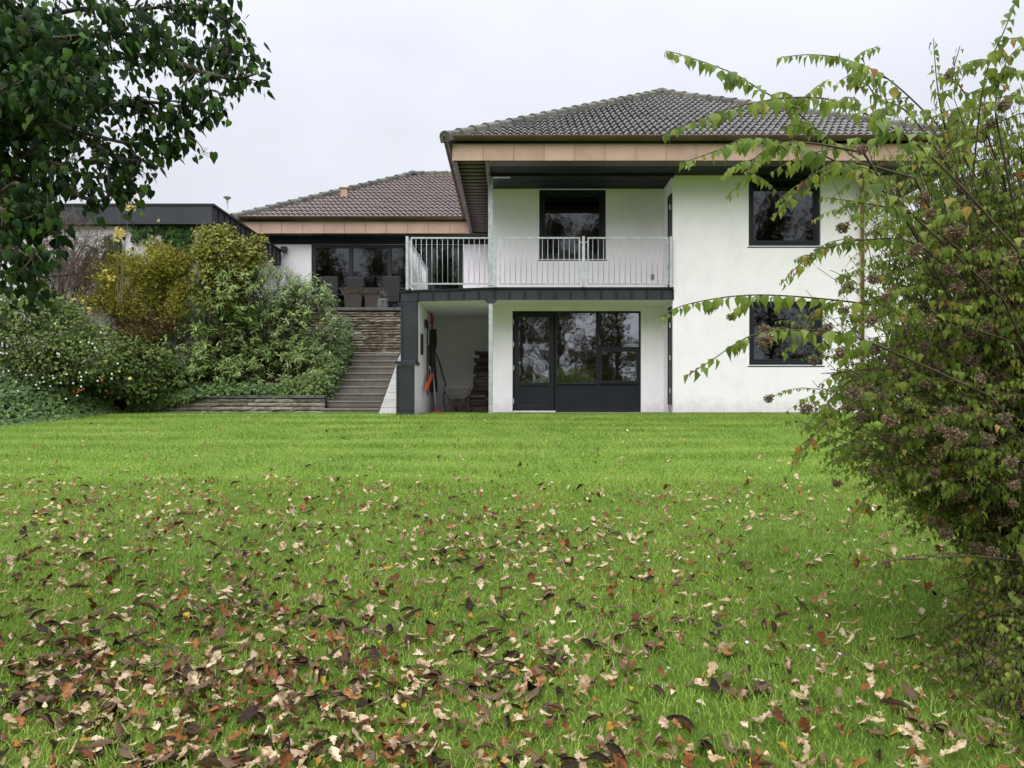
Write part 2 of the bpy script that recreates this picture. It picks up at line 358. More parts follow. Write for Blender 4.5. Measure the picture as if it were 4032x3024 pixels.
# ================================================================ house
def wall_holes(x0, x1, z0, z1, holes, y0, y1):
    """wall slab between y0 (front) and y1 with rectangular holes (hx0,hx1,hz0,hz1), reveals included"""
    mb = MB()
    X = sorted({x0, x1, *[h[0] for h in holes], *[h[1] for h in holes]}); Z = sorted({z0, z1, *[h[2] for h in holes], *[h[3] for h in holes]})
    inh = lambda x, z: any(h[0] < x < h[1] and h[2] < z < h[3] for h in holes)
    cell = {}
    for i in range(len(X)-1):
        for j in range(len(Z)-1):
            cell[i, j] = not inh((X[i]+X[i+1])/2, (Z[j]+Z[j+1])/2)
    q = lambda *p: mb.add(p, [(0, 1, 2, 3)])
    for (i, j), s in cell.items():
        if not s: continue
        a, b, c, e = X[i], X[i+1], Z[j], Z[j+1]
        q((a,y0,c),(b,y0,c),(b,y0,e),(a,y0,e)); q((b,y1,c),(a,y1,c),(a,y1,e),(b,y1,e))
        if not cell.get((i-1, j), False): q((a,y1,c),(a,y0,c),(a,y0,e),(a,y1,e))
        if not cell.get((i+1, j), False): q((b,y0,c),(b,y1,c),(b,y1,e),(b,y0,e))
        if not cell.get((i, j-1), False): q((a,y1,c),(b,y1,c),(b,y0,c),(a,y0,c))
        if not cell.get((i, j+1), False): q((a,y0,e),(b,y0,e),(b,y1,e),(a,y1,e))
    return mb
house = thing('villa', (3.9, 20, 0), 'white plastered two-storey villa with hipped dark tile roofs and tan fascia', 'house')
SOF, FT, GT, EAVE = 5.07, 5.40, 5.50, 5.46
BF, BL, BR, RY = 16.2, 3.456, 8.2, 17.2          # block front, block left/right, recess wall
XW = -0.40                                        # left end of the recessed wall
ST, SB = 2.68, 2.43                               # balcony slab top / bottom
# --- walls
UW = (PX(2948, BF), PX(3232, BF), PZ(968, BF), PZ(684, BF))
LW = (PX(2950, BF), PX(3242, BF), PZ(1437, BF), PZ(1186, BF))
wall_holes(BL, BR, 0.0, SOF, [UW, LW], BF, BF+0.3).build('wall', M['plaster'], house)
mb = MB(); mb.box(BL, BL+0.3, BF+0.3, RY+0.3, 0, SOF); mb.box(BR-0.3, BR, BF+0.3, 29.3, 0, SOF); mb.box(XW+0.3, BR-0.3, 29, 29.3, 0, SOF)
mb.box(XW, XW+0.3, RY+0.3, 29, ST, SOF); mb.box(XW, XW+0.3, RY+0.3, 29, 0, SB)
mb.build('side_wall', M['plaster'], house)
DU = (PX(2018, RY), PX(2524, RY), 0.03, PZ(1224, RY))
wall_holes(XW, BL, 0.0, SB, [DU], RY, RY+0.3).build('wall', M['plaster'], house)
LGW = (PX(2123, RY), PX(2386, RY), PZ(1020, RY), SOF-0.005)
wall_holes(XW, BL, ST, SOF, [LGW], RY, RY+0.3).build('wall', M['plaster'], house)
mb = MB(); mb.box(XW, BL, 16.9, RY, 0.004, 0.03); mb.box(BL, BR+0.02, BF-0.03, BF, -0.05, 0.035); mb.box(XW-0.01, BL-0.01, 16.15, 16.9, -0.06, 0.012)
mb.build('plinth', M['plinth'], house)
# upper floor slab, dark rooms behind the windows
mb = MB(); mb.box(XW+0.31, BR-0.31, RY+0.31, 28.9, SB+0.02, ST-0.02); mb.box(BL+0.31, BR-0.31, BF+0.31, RY+0.31, SB+0.02, ST-0.02)
mb.box(XW+0.31, BR-0.31, 21.4, 21.5, 0.05, SB+0.01); mb.box(XW+0.31, BR-0.31, 21.4, 21.5, ST-0.01, SOF); mb.box(BL+0.32, BR-0.31, RY+1.5, RY+1.6, 0.05, SB)
mb.box(BL+0.32, BR-0.31, RY+1.5, RY+1.6, ST, SOF-0.01)
mb.build('interior_floor', M['plaster_in'], house)

def window(parent, x0, x1, z0, z1, y, fw=0.075, glass='glass_up', sill=True, depth=0.09, sash=True, blind=False, name='window'):
    mb = MB(); y1 = y+depth
    for a in ((x0, x0+fw, z0, z1), (x1-fw, x1, z0, z1), (x0+fw, x1-fw, z1-fw, z1), (x0+fw, x1-fw, z0, z0+fw)): mb.box(a[0], a[1], y, y1, a[2], a[3])
    win = mb.build(name, M['black'], parent, bevel=0.006)
    i = fw+0.004; s = 0.045
    if sash:
        mb = MB(); a0, a1, c0, c1 = x0+i, x1-i, z0+i, z1-i
        for a in ((a0, a0+s, c0, c1), (a1-s, a1, c0, c1), (a0+s, a1-s, c1-s, c1), (a0+s, a1-s, c0, c0+s)): mb.box(a[0], a[1], y+0.014, y1-0.01, a[2], a[3])
        mb.build('sash', M['black'], win, bevel=0.005); i += s
    mb = MB(); mb.box(x0+i-0.005, x1-i+0.005, y+0.045, y+0.053, z0+i-0.005, z1-i+0.005); mb.build('pane', M[glass], win)
    if sill:
        mb = MB(); mb.hexa([(x0-0.03,y-0.055,z0-0.045),(x1+0.03,y-0.055,z0-0.045),(x1+0.03,y+0.10,z0-0.03),(x0-0.03,y+0.10,z0-0.03),
                            (x0-0.03,y-0.055,z0-0.02),(x1+0.03,y-0.055,z0-0.02),(x1+0.03,y+0.10,z0-0.002),(x0-0.03,y+0.10,z0-0.002)])
        mb.build('sill', M['zinc'], win)
    if blind:
        mb = MB(); z = z1-0.14
        while z > z0+(z1-z0)*0.12:
            mb.hexa([(x0+0.13,y+0.10,z-0.012),(x1-0.13,y+0.10,z-0.012),(x1-0.13,y+0.135,z+0.008),(x0+0.13,y+0.135,z+0.008),
                     (x0+0.13,y+0.10,z-0.009),(x1-0.13,y+0.10,z-0.009),(x1-0.13,y+0.135,z+0.011),(x0+0.13,y+0.135,z+0.011)]); z -= 0.042
        tag(mb.build('blind_slats', M['blind'], win), kind='stuff')
    return win
window(house, UW[0]+0.003, UW[1]-0.003, UW[2]+0.003, UW[3]-0.003, BF+0.05, blind=True)
window(house, LW[0]+0.003, LW[1]-0.003, LW[2]+0.003, LW[3]-0.003, BF+0.05, blind=True)
window(house, LGW[0]+0.003, LGW[1]-0.003, LGW[2]+0.003, LGW[3]-0.003, RY+0.05, fw=0.09)
mb = MB(); mb.box(LGW[0]+0.14, LGW[1]-0.14, RY+0.11, RY+0.14, PZ(835, RY), LGW[3]-0.10); mb.build('roller_blind', M['soffit'], house)
# --- terrace door unit: frame, door leaf, panes, panels
X = lambda zx: PX(1500+zx*0.5425, RY); Z = lambda zy: PZ(900+zy*0.5425, RY)
yf = RY+0.04
mb = MB(); x0, x1, z0, z1 = X(955), X(1888), 0.045, Z(598)
for a in ((x0, X(965), z0, z1), (X(1878), x1, z0, z1), (X(965), X(1878), Z(609), z1), (X(1262), X(1278), z0, Z(609)), (X(1568), X(1584), z0, Z(609)), (X(1278), X(1568), z0, Z(1322)), (X(1584), X(1878), z0, Z(1322)),
          (X(1278), X(1568), Z(1131), Z(1121)), (X(1584), X(1878), Z(1131), Z(1123)), (X(1584), X(1878), Z(871), Z(858))): mb.box(a[0], a[1], yf, yf+0.10, a[2], a[3])
unit = mb.build('door_frame', M['black'], house, bevel=0.004)
def inset(kind, a, b, c, e, y, m, th=0.02, parent=unit):
    mb = MB(); mb.box(X(a), X(b), y, y+th, Z(e), Z(c)); return mb.build(kind, M[m], parent)
inset('pane', 1278, 1568, 609, 1121, yf+0.05, 'glass_low', 0.01)
inset('pane', 1584, 1878, 609, 858, yf+0.05, 'glass_low', 0.01)
inset('panel', 1278, 1568, 1131, 1322, yf+0.03, 'soffit'); inset('panel', 1584, 1878, 1131, 1322, yf+0.03, 'soffit')
mb = MB()
for a, b, c, e in ((1584, 1602, 871, 1123), (1860, 1878, 871, 1123), (1602, 1860, 871, 892), (1602, 1860, 1106, 1123)): mb.box(X(a)+0.003, X(b)-0.003 if b == 1878 else X(b), yf-0.012, yf+0.06, Z(e)+0.003, Z(c)-0.003)
mb.build('casement', M['black'], unit); inset('pane', 1602, 1860, 892, 1106, yf+0.03, 'glass_low', 0.01)
mb = MB()
for a, b, c, e in ((968, 998, 612, 1316), (1222, 1256, 612, 1316), (998, 1222, 612, 642), (998, 1222, 1120, 1140), (998, 1222, 1286, 1316)): mb.box(X(a), X(b), yf-0.014, yf+0.055, Z(e), Z(c))
door = mb.build('door_leaf', M['black'], house, bevel=0.004)
inset('pane', 998, 1222, 642, 1120, yf+0.02, 'glass_low', 0.01, door); inset('panel', 998, 1222, 1140, 1286, yf+0.008, 'soffit', 0.02, door)
def beadline(a, b, c, e, y):
    mb = MB(); t = 0.009
    for q in ((X(a), X(b), Z(e), Z(e)+t), (X(a), X(a)+t, Z(e)+t, Z(c)), (X(b)-t, X(b), Z(e)+t, Z(c))): mb.box(q[0], q[1], y-0.012, y+0.004, q[2], q[3])
    return mb
for a, b, c, e, y, pr in ((998, 1222, 1140, 1286, yf+0.004, door), (998, 1222, 642, 1120, yf+0.004, door), (1278, 1568, 1131, 1322, yf+0.026, unit), (1584, 1878, 1131, 1322, yf+0.026, unit), (1278, 1568, 609, 1121, yf+0.03, unit), (1602, 1860, 892, 1106, yf+0.02, unit)):
    beadline(a, b, c, e, y).build('glazing_bead', M['zinc'], pr)
for zy in (675, 840, 1010, 1252): mb = MB(); mb.box(X(958), X(966), yf-0.03, yf-0.003, Z(zy)-0.055, Z(zy)+0.055); mb.build('hinge', M['alu'], door)
mb = MB(); mb.tube([(X(1238), yf-0.016, 1.05), (X(1238), yf-0.06, 1.05), (X(1226), yf-0.06, 1.05)], 0.008, 6); mb.build('handle', M['grip'], door)
mb = MB(); mb.box(X(955)+0.01, X(1266), RY-0.045, RY+0.035, 0.032, 0.062); mb.build('threshold', M['white'], house)
card = MB().box(X(1283), X(1308), RY+0.12, RY+0.16, Z(1117), Z(1083)).build('card_box', M['beige']); tag(card, 'small beige box standing inside on the sill of the ground floor window', 'box')
# outlet and side door in the recess
X2 = PX(2569, RY); mb = MB(); mb.box(X2-0.032, X2+0.032, RY-0.03, RY, 3.02, 3.14); mb.box(X2-0.02, X2+0.02, RY-0.036, RY-0.03, 3.035, 3.07); mb.box(X2-0.02, X2+0.02, RY-0.036, RY-0.03, 3.09, 3.125); mb.build('socket', M['plinth'], house)
for z0, z1 in ((0.2, 2.30), (ST+0.05, 4.72)):
    mb = MB(); mb.box(BL-0.03, BL, 16.30, 16.36, z0, z1); mb.box(BL-0.03, BL, 16.56, 16.62, z0, z1); mb.box(BL-0.03, BL, 16.36, 16.56, z1-0.07, z1)
    sd = mb.build('side_door', M['black'], house); mb = MB(); mb.box(BL-0.018, BL-0.002, 16.36, 16.56, z0, z1-0.07); mb.build('panel', M['zinc'], sd)
    for z in (z0+0.3, z0+1.0, z0+1.7): mb = MB(); mb.box(BL-0.05, BL-0.03, 16.31, 16.35, z-0.05, z+0.05); mb.build('hinge', M['alu'], sd)
mb = MB(); mb.box(BL-0.05, BL, 16.33, 16.43, 0.04, 0.2); mb.build('pipe_shoe', M['plinth'], house)
# downpipe
XP = PX(3395, 16.12)
dp = MB().tube([(XP, 16.11, 0.05), (XP, 16.11, 4.85), (XP, 15.95, 5.0), (XP, 15.25, 5.05)], 0.042, 10).build('downpipe', M['pipe'], house, True)
for z in (0.9, 2.9, 4.6): MB().lathe((XP, 16.11, z), [(0.05, -0.02), (0.052, 0), (0.05, 0.02)], 10).build('pipe_clip', M['gutter'], dp)

# --- eaves: fascia panels, gutters, soffits
FX, FY, FR = -1.155, 15.2, 9.2
WFX, WFY = -7.67, 21.6
so_ = MB()
so_.box(-0.42, FR-0.02, FY+0.03, BF-0.003, SOF, SOF+0.02); so_.box(-0.42, BL-0.003, BF-0.003, RY-0.003, SOF, SOF+0.02); so_.box(BR+0.003, FR-0.02, BF-0.003, 30, SOF, SOF+0.02)
sof = so_.build('soffit', M['soffit'], house)
MB().box(WFX+0.03, -0.47, WFY+0.03, 22.1, SOF, SOF+0.02).box(WFX+0.03, -7.12, 22.1, 30, SOF, SOF+0.02).build('wing_soffit', M['soffit'], house)
for y in (15.55, 15.95, 16.4, 16.8):
    mb = MB(); x1 = FR-0.05 if y < 16.1 else BL-0.01
    mb.box(-0.40, x1, y-0.006, y+0.006, SOF-0.008, SOF); mb.build('batten', M['slat'], sof)
mb = MB(); mb.box(-0.42, BL-0.003, 16.06, 16.16, SOF-0.06, SOF-0.002); mb.build('eaves_beam', M['soffit'], sof)
mb = MB(); mb.box(-0.42, FR-0.05, FY+0.03, FY+0.34, SOF-0.006, SOF-0.001); mb.build('soffit_strip', M['slat'], sof)
mb = MB(); mb.box(WFX+0.05, -0.5, WFY+0.03, WFY+0.36, SOF-0.006, SOF-0.001); mb.build('soffit_strip', M['slat'], sof)
# slatted soffit along the left eaves of the main roof
sl_ = MB(); sl_.box(FX+0.03, -0.43, FY+0.03, 21.6, SOF+0.06, SOF+0.08).box(FX+0.01, FX+0.09, FY+0.03, 21.55, SOF-0.03, SOF+0.055).box(-0.50, -0.425, FY+0.03, 21.55, SOF-0.02, SOF+0.055)
sls = sl_.build('slatted_soffit', M['slat'], house)
base = MB().tube([(0, -0.0, 0), (0.545, 0, 0)], 0.046, 8).mesh('slat', True)
y = FY+0.16
while y < 21.5:
    o = new_obj('slat', base, sls, M['slat']); o.location = (FX+0.09, y, SOF+0.03); y += 0.25
def fascia(p0, p1, nrm, name='fascia'):
    p0, p1, nrm = Vector(p0), Vector(p1), Vector(nrm); Lf = (p1-p0).length; n = max(1, round(Lf/0.605)); d = (p1-p0)/n; dirn = d.normalized()
    mb = MB(); a, b = p0-nrm*0.03, p1-nrm*0.03
    mb.beam((a.x, a.y, (SOF+FT)/2), (b.x, b.y, (SOF+FT)/2), 0.03, FT-SOF-0.01)
    fo = mb.build(name, M['slat'], house)
    pl = MB(); g = 0.004
    u0, u1 = g, d.length-g
    def at(u, out, z): q = dirn*u+nrm*out; return (q.x, q.y, z)
    pl.hexa([at(u0, 0, SOF-0.004), at(u1, 0, SOF-0.004), at(u1, -0.012, SOF-0.004), at(u0, -0.012, SOF-0.004), at(u0, 0, FT), at(u1, 0, FT), at(u1, -0.012, FT), at(u0, -0.012, FT)])
    pl.hexa([at(u1-0.022, 0.012, SOF-0.002), at(u1, 0.012, SOF-0.002), at(u1, 0.0005, SOF-0.002), at(u1-0.022, 0.0005, SOF-0.002), at(u1-0.022, 0.012, FT), at(u1, 0.012, FT), at(u1, 0.0005, FT), at(u1-0.022, 0.0005, FT)])
    me = pl.mesh('panel')
    for i in range(n):
        o = new_obj('panel', me, fo, M['copper']); o.location = p0+d*i
fascia((FX, FY, 0), (FR, FY, 0), (0, -1, 0)); fascia((WFX, WFY, 0), (FX+0.02, WFY, 0), (0, -1, 0))
fascia((FX, 21.6, 0), (FX, FY+0.02, 0), (-1, 0, 0)); fascia((FR, FY+0.02, 0), (FR, 30, 0), (1, 0, 0)); fascia((WFX, 30, 0), (WFX, WFY+0.02, 0), (-1, 0, 0))
def gutter(p0, p1, nrm):
    p0, p1, nrm = Vector(p0), Vector(p1), Vector(nrm); mb = MB(); r = 0.075; n = 10; pts = []
    for k in range(n+1):
        a = math.pi+math.pi*k/n; pts.append((r*math.cos(a), r*math.sin(a)))
    ring = [(q[0], q[1]) for q in pts]+[(q[0]*0.93, q[1]*0.93) for q in pts[::-1]]
    m = len(ring); v = []
    for p in (p0, p1):
        for a, b in ring: v.append(tuple(p+nrm*(-a)+Vector((0, 0, GT+b))))
    f = [(i, (i+1) % m, (i+1) % m+m, i+m) for i in range(m)]+[tuple(range(m))[::-1], tuple(range(m, 2*m))]
    mb.add(v, f); mb.beam(p0+nrm*r+Vector((0, 0, GT+0.004)), p1+nrm*r+Vector((0, 0, GT+0.004)), 0.02, 0.016)
    g = mb.build('gutter', M['gutter'], house)
    Lg = (p1-p0).length; k = int(Lg/0.62)
    cl = MB()
    for i in range(n):
        a0, a1 = math.pi+math.pi*i/n, math.pi+math.pi*(i+1)/n; rr = r+0.004; dv = (p1-p0).normalized()*0.012
        q = [(-rr*math.cos(a0), rr*math.sin(a0)), (-rr*math.cos(a1), rr*math.sin(a1))]
        c = [nrm*q[0][0]+Vector((0, 0, q[0][1])), nrm*q[1][0]+Vector((0, 0, q[1][1]))]
        cl.add([c[0]-dv, c[1]-dv, c[1]+dv, c[0]+dv], [(0, 1, 2, 3)])
    me = cl.mesh('gutter_bracket')
    for i in range(k):
        o = new_obj('gutter_bracket', me, g, M['gutter']); o.location = p0+(p1-p0)*((i+0.5)/k)+Vector((0, 0, GT))
gutter((-1.33, 15.09, 0), (9.4, 15.09, 0), (0, -1, 0)); gutter((-7.85, 21.49, 0), (-1.33, 21.49, 0), (0, -1, 0))
gutter((-1.265, 21.5, 0), (-1.265, 15.1, 0), (-1, 0, 0)); gutter((-7.785, 30, 0), (-7.785, 21.5, 0), (-1, 0, 0))

# --- roofs: pantiles, hips
PITCH = R(30); TW, TL, TE = 0.300, 0.40, 0.337
def tile_template():
    nu = 13; v = []; f = []
    prof = []
    for i in range(nu):
        u = i/(nu-1)*TW; ph = 2*math.pi*u/(TW/2)
        prof.append((u, 0.026*math.sin(ph)+0.007*math.sin(2*ph+0.6)))
    for (vv, lift) in ((0.0, 0.046), (TL, 0.006)):
        for u, n in prof: v.append((u, vv, n+lift))
    for u, n in prof: v.append((u, 0.0, n+0.046-0.030))
    for i in range(nu-1): f += [(i, i+1, i+1+nu, i+nu), (i+2*nu, i+1+2*nu, i+1, i)]
    return np.array(v), f
TV, TF = tile_template(); tile_me = {}
def shade_tiles(me):
    me.polygons.foreach_set('use_smooth', [i % 2 == 0 for i in range(len(me.polygons))])
for k in ('tile', 'tile_wing'):
    me = bpy.data.meshes.new('tile'); me.from_pydata([tuple(q) for q in TV], [], TF); me.materials.append(M[k]); shade_tiles(me); tile_me[k] = me
def roof_face(origin, udir, updir, length, rows, lcut, rcut, parent, mkey, single=0, cap_v=None):
    """tiles on a slope. origin: eaves corner; udir along eaves; updir horizontal uphill. lcut/rcut: f(run) -> u limits"""
    o, ud, hd = np.array(origin), np.array(udir, float), np.array(updir, float)
    vd = hd*math.cos(PITCH)+np.array([0, 0, math.sin(PITCH)]); nn = np.cross(ud, vd)
    if nn[2] < 0: nn = -nn; 
    B = np.stack((ud, vd, nn), 1); whole, cut = [], []
    for j in range(rows):
        v0 = j*TE; r0, r1 = v0*math.cos(PITCH), (v0+TE)*math.cos(PITCH)
        a, b = min(lcut(r0), lcut(r1)), max(rcut(r0), rcut(r1)); ai, bi = max(lcut(r0), lcut(r1)), min(rcut(r0), rcut(r1))
        for i in range(math.floor(a/TW)-1, math.ceil(b/TW)+1):
            u0, u1 = i*TW, (i+1)*TW
            if u1 <= a or u0 >= b: continue
            (whole if (u0 >= ai-0.04 and u1 <= bi+0.04) else cut).append((u0, v0))
    jit = lambda: (random.uniform(-.003, .003), random.uniform(-.006, .006), random.uniform(-.003, .003))
    sing = whole[:single]; rest = whole[single:]
    for u0, v0 in sing:
        t = new_obj('tile', tile_me[mkey], parent)
        p = o+B@(np.array([u0, v0, 0.0])+np.array(jit())); Mx = np.eye(4); Mx[:3, :3] = B; Mx[:3, 3] = p; t.matrix_basis = Matrix(Mx.tolist())
    bm = bmesh.new()
    def addt(lst):
        vs = []
        for u0, v0 in lst:
            p = o+B@(np.array([u0, v0, 0.0])+np.array(jit())); W = TV@B.T+p
            k = [bm.verts.new(tuple(q)) for q in W]
            for fi, fc in enumerate(TF):
                try: ff = bm.faces.new([k[i] for i in fc]); ff.smooth = fi % 2 == 0
                except ValueError: pass
    if cut:
        addt(cut)
        for fn, sgn in ((lcut, 1), (rcut, -1)):
            p0 = o+ud*fn(0.0); dirh = hd*1.0+ud*(fn(1.0)-fn(0.0)); pn = np.cross(dirh, [0, 0, 1.0]); pn /= np.linalg.norm(pn)
            if np.dot(pn, ud) * sgn > 0: pn = -pn                      # outward
            bmesh.ops.bisect_plane(bm, geom=bm.verts[:]+bm.edges[:]+bm.faces[:], plane_co=tuple(p0), plane_no=tuple(pn), clear_outer=True)
    addt(rest)
    if len(bm.faces):
        me = bpy.data.meshes.new('tile_courses'); bm.to_mesh(me); t = new_obj('tile_courses', me, parent, M[mkey]); tag(t, kind='stuff')
    bm.free()
def caps(p0, p1, parent, n=None, first=True):
    p0, p1 = Vector(p0), Vector(p1); Lc = (p1-p0).length; n = n or round(Lc/0.385); d = (p1-p0).normalized()
    x = d.cross(Vector((0, 0, 1))).normalized(); z = x.cross(d)
    cm_ = cap_me
    for i in range(n):
        o = new_obj('hip_tile', cm_, parent); j = random.uniform(-0.006, 0.006)
        Mx = Matrix((( x.x, d.x, z.x, 0), (x.y, d.y, z.y, 0), (x.z, d.z, z.z, 0), (0, 0, 0, 1)))
        o.matrix_basis = Matrix.Translation(p0+d*(Lc*i/n)+Vector((j, j, j)))@Mx@Matrix.Rotation(random.uniform(-0.015, 0.015), 4, 'Z')@Matrix.Scale(Lc/n/0.385, 4, (0, 1, 0))
def cap_template():
    mb = MB(); n = 8; rings = []
    for yv, r, dz in ((0.0, 0.118, 0.034), (0.035, 0.118, 0.034), (0.04, 0.111, 0.032), (0.43, 0.104, 0.012)):
        rings.append([(r*1.25*math.cos(math.pi*k/n), yv, r*1.0*math.sin(math.pi*k/n)-0.025+dz-(0.09 if k in (0, n) else 0)) for k in range(n+1)])
    v = [q for rr in rings for q in rr]; m = n+1
    f = [(i*m+k, i*m+k+1, (i+1)*m+k+1, (i+1)*m+k) for i in range(3) for k in range(n)]+[tuple(range(m))]
    mb.add(v, f); return mb.mesh('hip_tile', False)
cap_me = cap_template(); cap_me.materials.append(M['cap'])
roof = MB(); WM = 5.27; ax, ay, az = -1.24+WM, 15.1+WM, EAVE+WM*math.tan(PITCH)
dz_ = -0.03
roof.add([(-1.24, 15.1, EAVE+dz_), (9.3, 15.1, EAVE+dz_), (ax, ay, az+dz_), (ax, 25.1, az+dz_), (9.3, 30.4, EAVE+dz_), (-1.24, 30.4, EAVE+dz_)], [(0, 1, 2), (1, 4, 3, 2), (4, 5, 3), (5, 0, 2, 3)])
main_roof = roof.build('main_roof', M['slat'], house)
WW = 4.45; wx, wy, wz = -7.77+WW, 21.5+WW, EAVE+WW*math.tan(PITCH)
roof = MB(); roof.add([(-7.77, 21.5, EAVE+dz_), (-1.24, 21.5, EAVE+dz_), (3.2, wy, wz+dz_), (wx, wy, wz+dz_), (-7.77, 30.4, EAVE+dz_), (3.2, 30.4, EAVE+dz_)], [(0, 1, 2, 3), (4, 0, 3), (5, 4, 3, 2)])
wing_roof = roof.build('wing_roof', M['slat'], house)
rows = int(WM/math.cos(PITCH)/TE)+1
roof_face((-1.24, 15.1, EAVE), (1, 0, 0), (0, 1, 0), 10.5, rows, lambda r: r, lambda r: 2*WM-r, main_roof, 'tile', 300)
roof_face((-1.24, 21.5, EAVE), (0, -1, 0), (1, 0, 0), 6.4, rows, lambda r: -r, lambda r: 6.4-r, main_roof, 'tile')
roof_face((9.3, 15.1, EAVE), (0, 1, 0), (-1, 0, 0), 10, rows, lambda r: r, lambda r: 10+0*r, main_roof, 'tile')
roof_face((-7.77, 21.5, EAVE), (1, 0, 0), (0, 1, 0), 6.5, int(WW/math.cos(PITCH)/TE)+1, lambda r: r, lambda r: 6.53+r, wing_roof, 'tile_wing')
roof_face((-7.77, 30.4, EAVE), (0, -1, 0), (1, 0, 0), 8.9, int(WW/math.cos(PITCH)/TE)+1, lambda r: r, lambda r: 8.9-r, wing_roof, 'tile_wing')
hz = 0.03
caps((-1.30, 15.04, EAVE+hz-0.02), (ax, ay, az+hz), main_roof); caps((9.36, 15.04, EAVE+hz-0.02), (ax, ay, az+hz), main_roof); caps((ax, 25.1, az+hz), (ax, ay, az+hz), main_roof)
caps((-7.83, 21.44, EAVE+hz-0.02), (wx, wy, wz+hz), wing_roof); caps((3.0, wy, wz+hz), (wx, wy, wz+hz), wing_roof)
for p, pr in (((ax, ay, az+hz), main_roof), ((wx, wy, wz+hz), wing_roof)):
    MB().lathe(p, [(0.20, -0.06), (0.21, 0.0), (0.17, 0.07), (0.10, 0.11), (0.03, 0.12)], 12).build('apex_tile', M['cap'], pr, True)
# mossy lichen pads are in the cap material; copper roof vent on the wing
vx, vy, vz = -5.13, 23.55, 6.62
vent = MB(); vent.hexa([(vx-.10,vy-.10,vz-.02),(vx+.10,vy-.10,vz-.02),(vx+.10,vy+.10,vz+.05),(vx-.10,vy+.10,vz+.05),(vx-.10,vy-.10,vz+.26),(vx+.10,vy-.10,vz+.26),(vx+.10,vy+.10,vz+.26),(vx-.10,vy+.10,vz+.26)])
vent.box(vx-.18, vx+.18, vy-.18, vy+.02, vz-0.02, vz+0.0)
vo = vent.build('roof_vent', M['copper'], wing_roof)
MB().add([(vx-.14,vy-.14,vz+.262),(vx+.14,vy-.14,vz+.262),(vx+.14,vy+.14,vz+.262),(vx-.14,vy+.14,vz+.262),(vx-.14,vy-.14,vz+.29),(vx+.14,vy-.14,vz+.29),(vx+.14,vy+.14,vz+.29),(vx-.14,vy+.14,vz+.29),(vx,vy,vz+.37)],
         [(0,3,2,1),(0,1,5,4),(1,2,6,5),(2,3,7,6),(3,0,4,7),(4,5,8),(5,6,8),(6,7,8),(7,4,8)]).build('vent_cap', M['copper'], wing_roof)

# --- left wing wall with full-height glazing
WY = 22.1
GX0, GX1 = PX(1226, WY), PX(1823, WY); gt = 4.86
MB().box(-7.12, XW-0.02, WY-0.025, WY-0.002, gt, SOF-0.002).build('frieze_board', M['soffit'], house)
wall_holes(-7.1, XW, 0.4, SOF, [(GX0, GX1, ST+0.05, gt)], WY, WY+0.3).build('wing_wall', M['plaster'], house)
MB().box(-7.1, -6.8, WY+0.3, 30, 0.4, SOF).build('wing_side_wall', M['plaster'], house)
MB().box(-6.8, XW, 26.5, 26.6, ST, SOF).box(-6.8, XW, WY+0.3, 26.5, ST, ST+0.045).build('wing_interior', M['plaster_in'], house)
mx_ = [PX(p, WY) for p in (1226, 1380, 1533, 1690, 1823)]
mb = MB(); fw = 0.06
for i, x in enumerate(mx_):
    x0 = x if i == 0 else (x-2*fw if i == 4 else x-fw); mb.box(x0+0.002, x0+2*fw-0.002, WY+0.04, WY+0.14, ST+0.05, gt)
for i in range(4):
    a = mx_[i]+(2*fw if i == 0 else fw); b = mx_[i+1]-(2*fw if i == 3 else fw); mb.box(a, b, WY+0.04, WY+0.14, gt-0.09, gt); mb.box(a, b, WY+0.04, WY+0.14, ST+0.05, ST+0.14)
wg = mb.build('window_wall', M['black'], house)
for i in range(4): MB().box(mx_[i]+0.06, mx_[i+1]-0.06, WY+0.09, WY+0.10, ST+0.1, gt-0.05).build('pane', M['glass_up'], wg)

# --- balcony slab with zinc edge, niche underneath
NX, PXL = -1.96, -2.336
def slab_drop(x): return -0.07*max(0.0, min(1.0, (-0.40-x)/1.9))
sb = MB()
xsl = [PXL, -1.9, -1.4, -0.9, XW, BL]
for a, b in zip(xsl[:-1], xsl[1:]):
    yb = 22.09 if b <= XW+1e-6 else RY-0.004
    da, db = slab_drop(a), slab_drop(b)
    sb.hexa([(a,16.23,SB+da*0.6),(b,16.23,SB+db*0.6),(b,yb,SB),(a,yb,SB),(a,16.23,ST+da),(b,16.23,ST+db),(b,yb,ST),(a,yb,ST)])
slab = sb.build('balcony_slab', M['plaster'], house)
n = 18; xa = np.linspace(PXL+0.01, BL+0.005, n+1)
xa = np.concatenate(([PXL], np.arange(PXL+0.37, BL-0.1, 0.325), [BL+0.006]))
for a, b in zip(xa[:-1], xa[1:]):
    da, db = slab_drop(a), slab_drop(b); mb = MB(); y0, y1 = 16.21, 16.228
    mb.hexa([(a+.003,y0,SB+da*.6-.004),(b-.003,y0,SB+db*.6-.004),(b-.003,y1,SB+db*.6-.004),(a+.003,y1,SB+da*.6-.004),(a+.003,y0,ST+da-.03),(b-.003,y0,ST+db-.03),(b-.003,y1,ST+db-.03),(a+.003,y1,ST+da-.03)])
    pn_ = mb.build('edge_panel', M['zinc'], slab); MB().box(b-.024, b+.010, y0-.028, y0-.0015, SB+db*.6-.002, ST+db-.031).build('seam', M['black'], slab)
xs_ = [PXL-0.03, -0.4, BL+0.008]
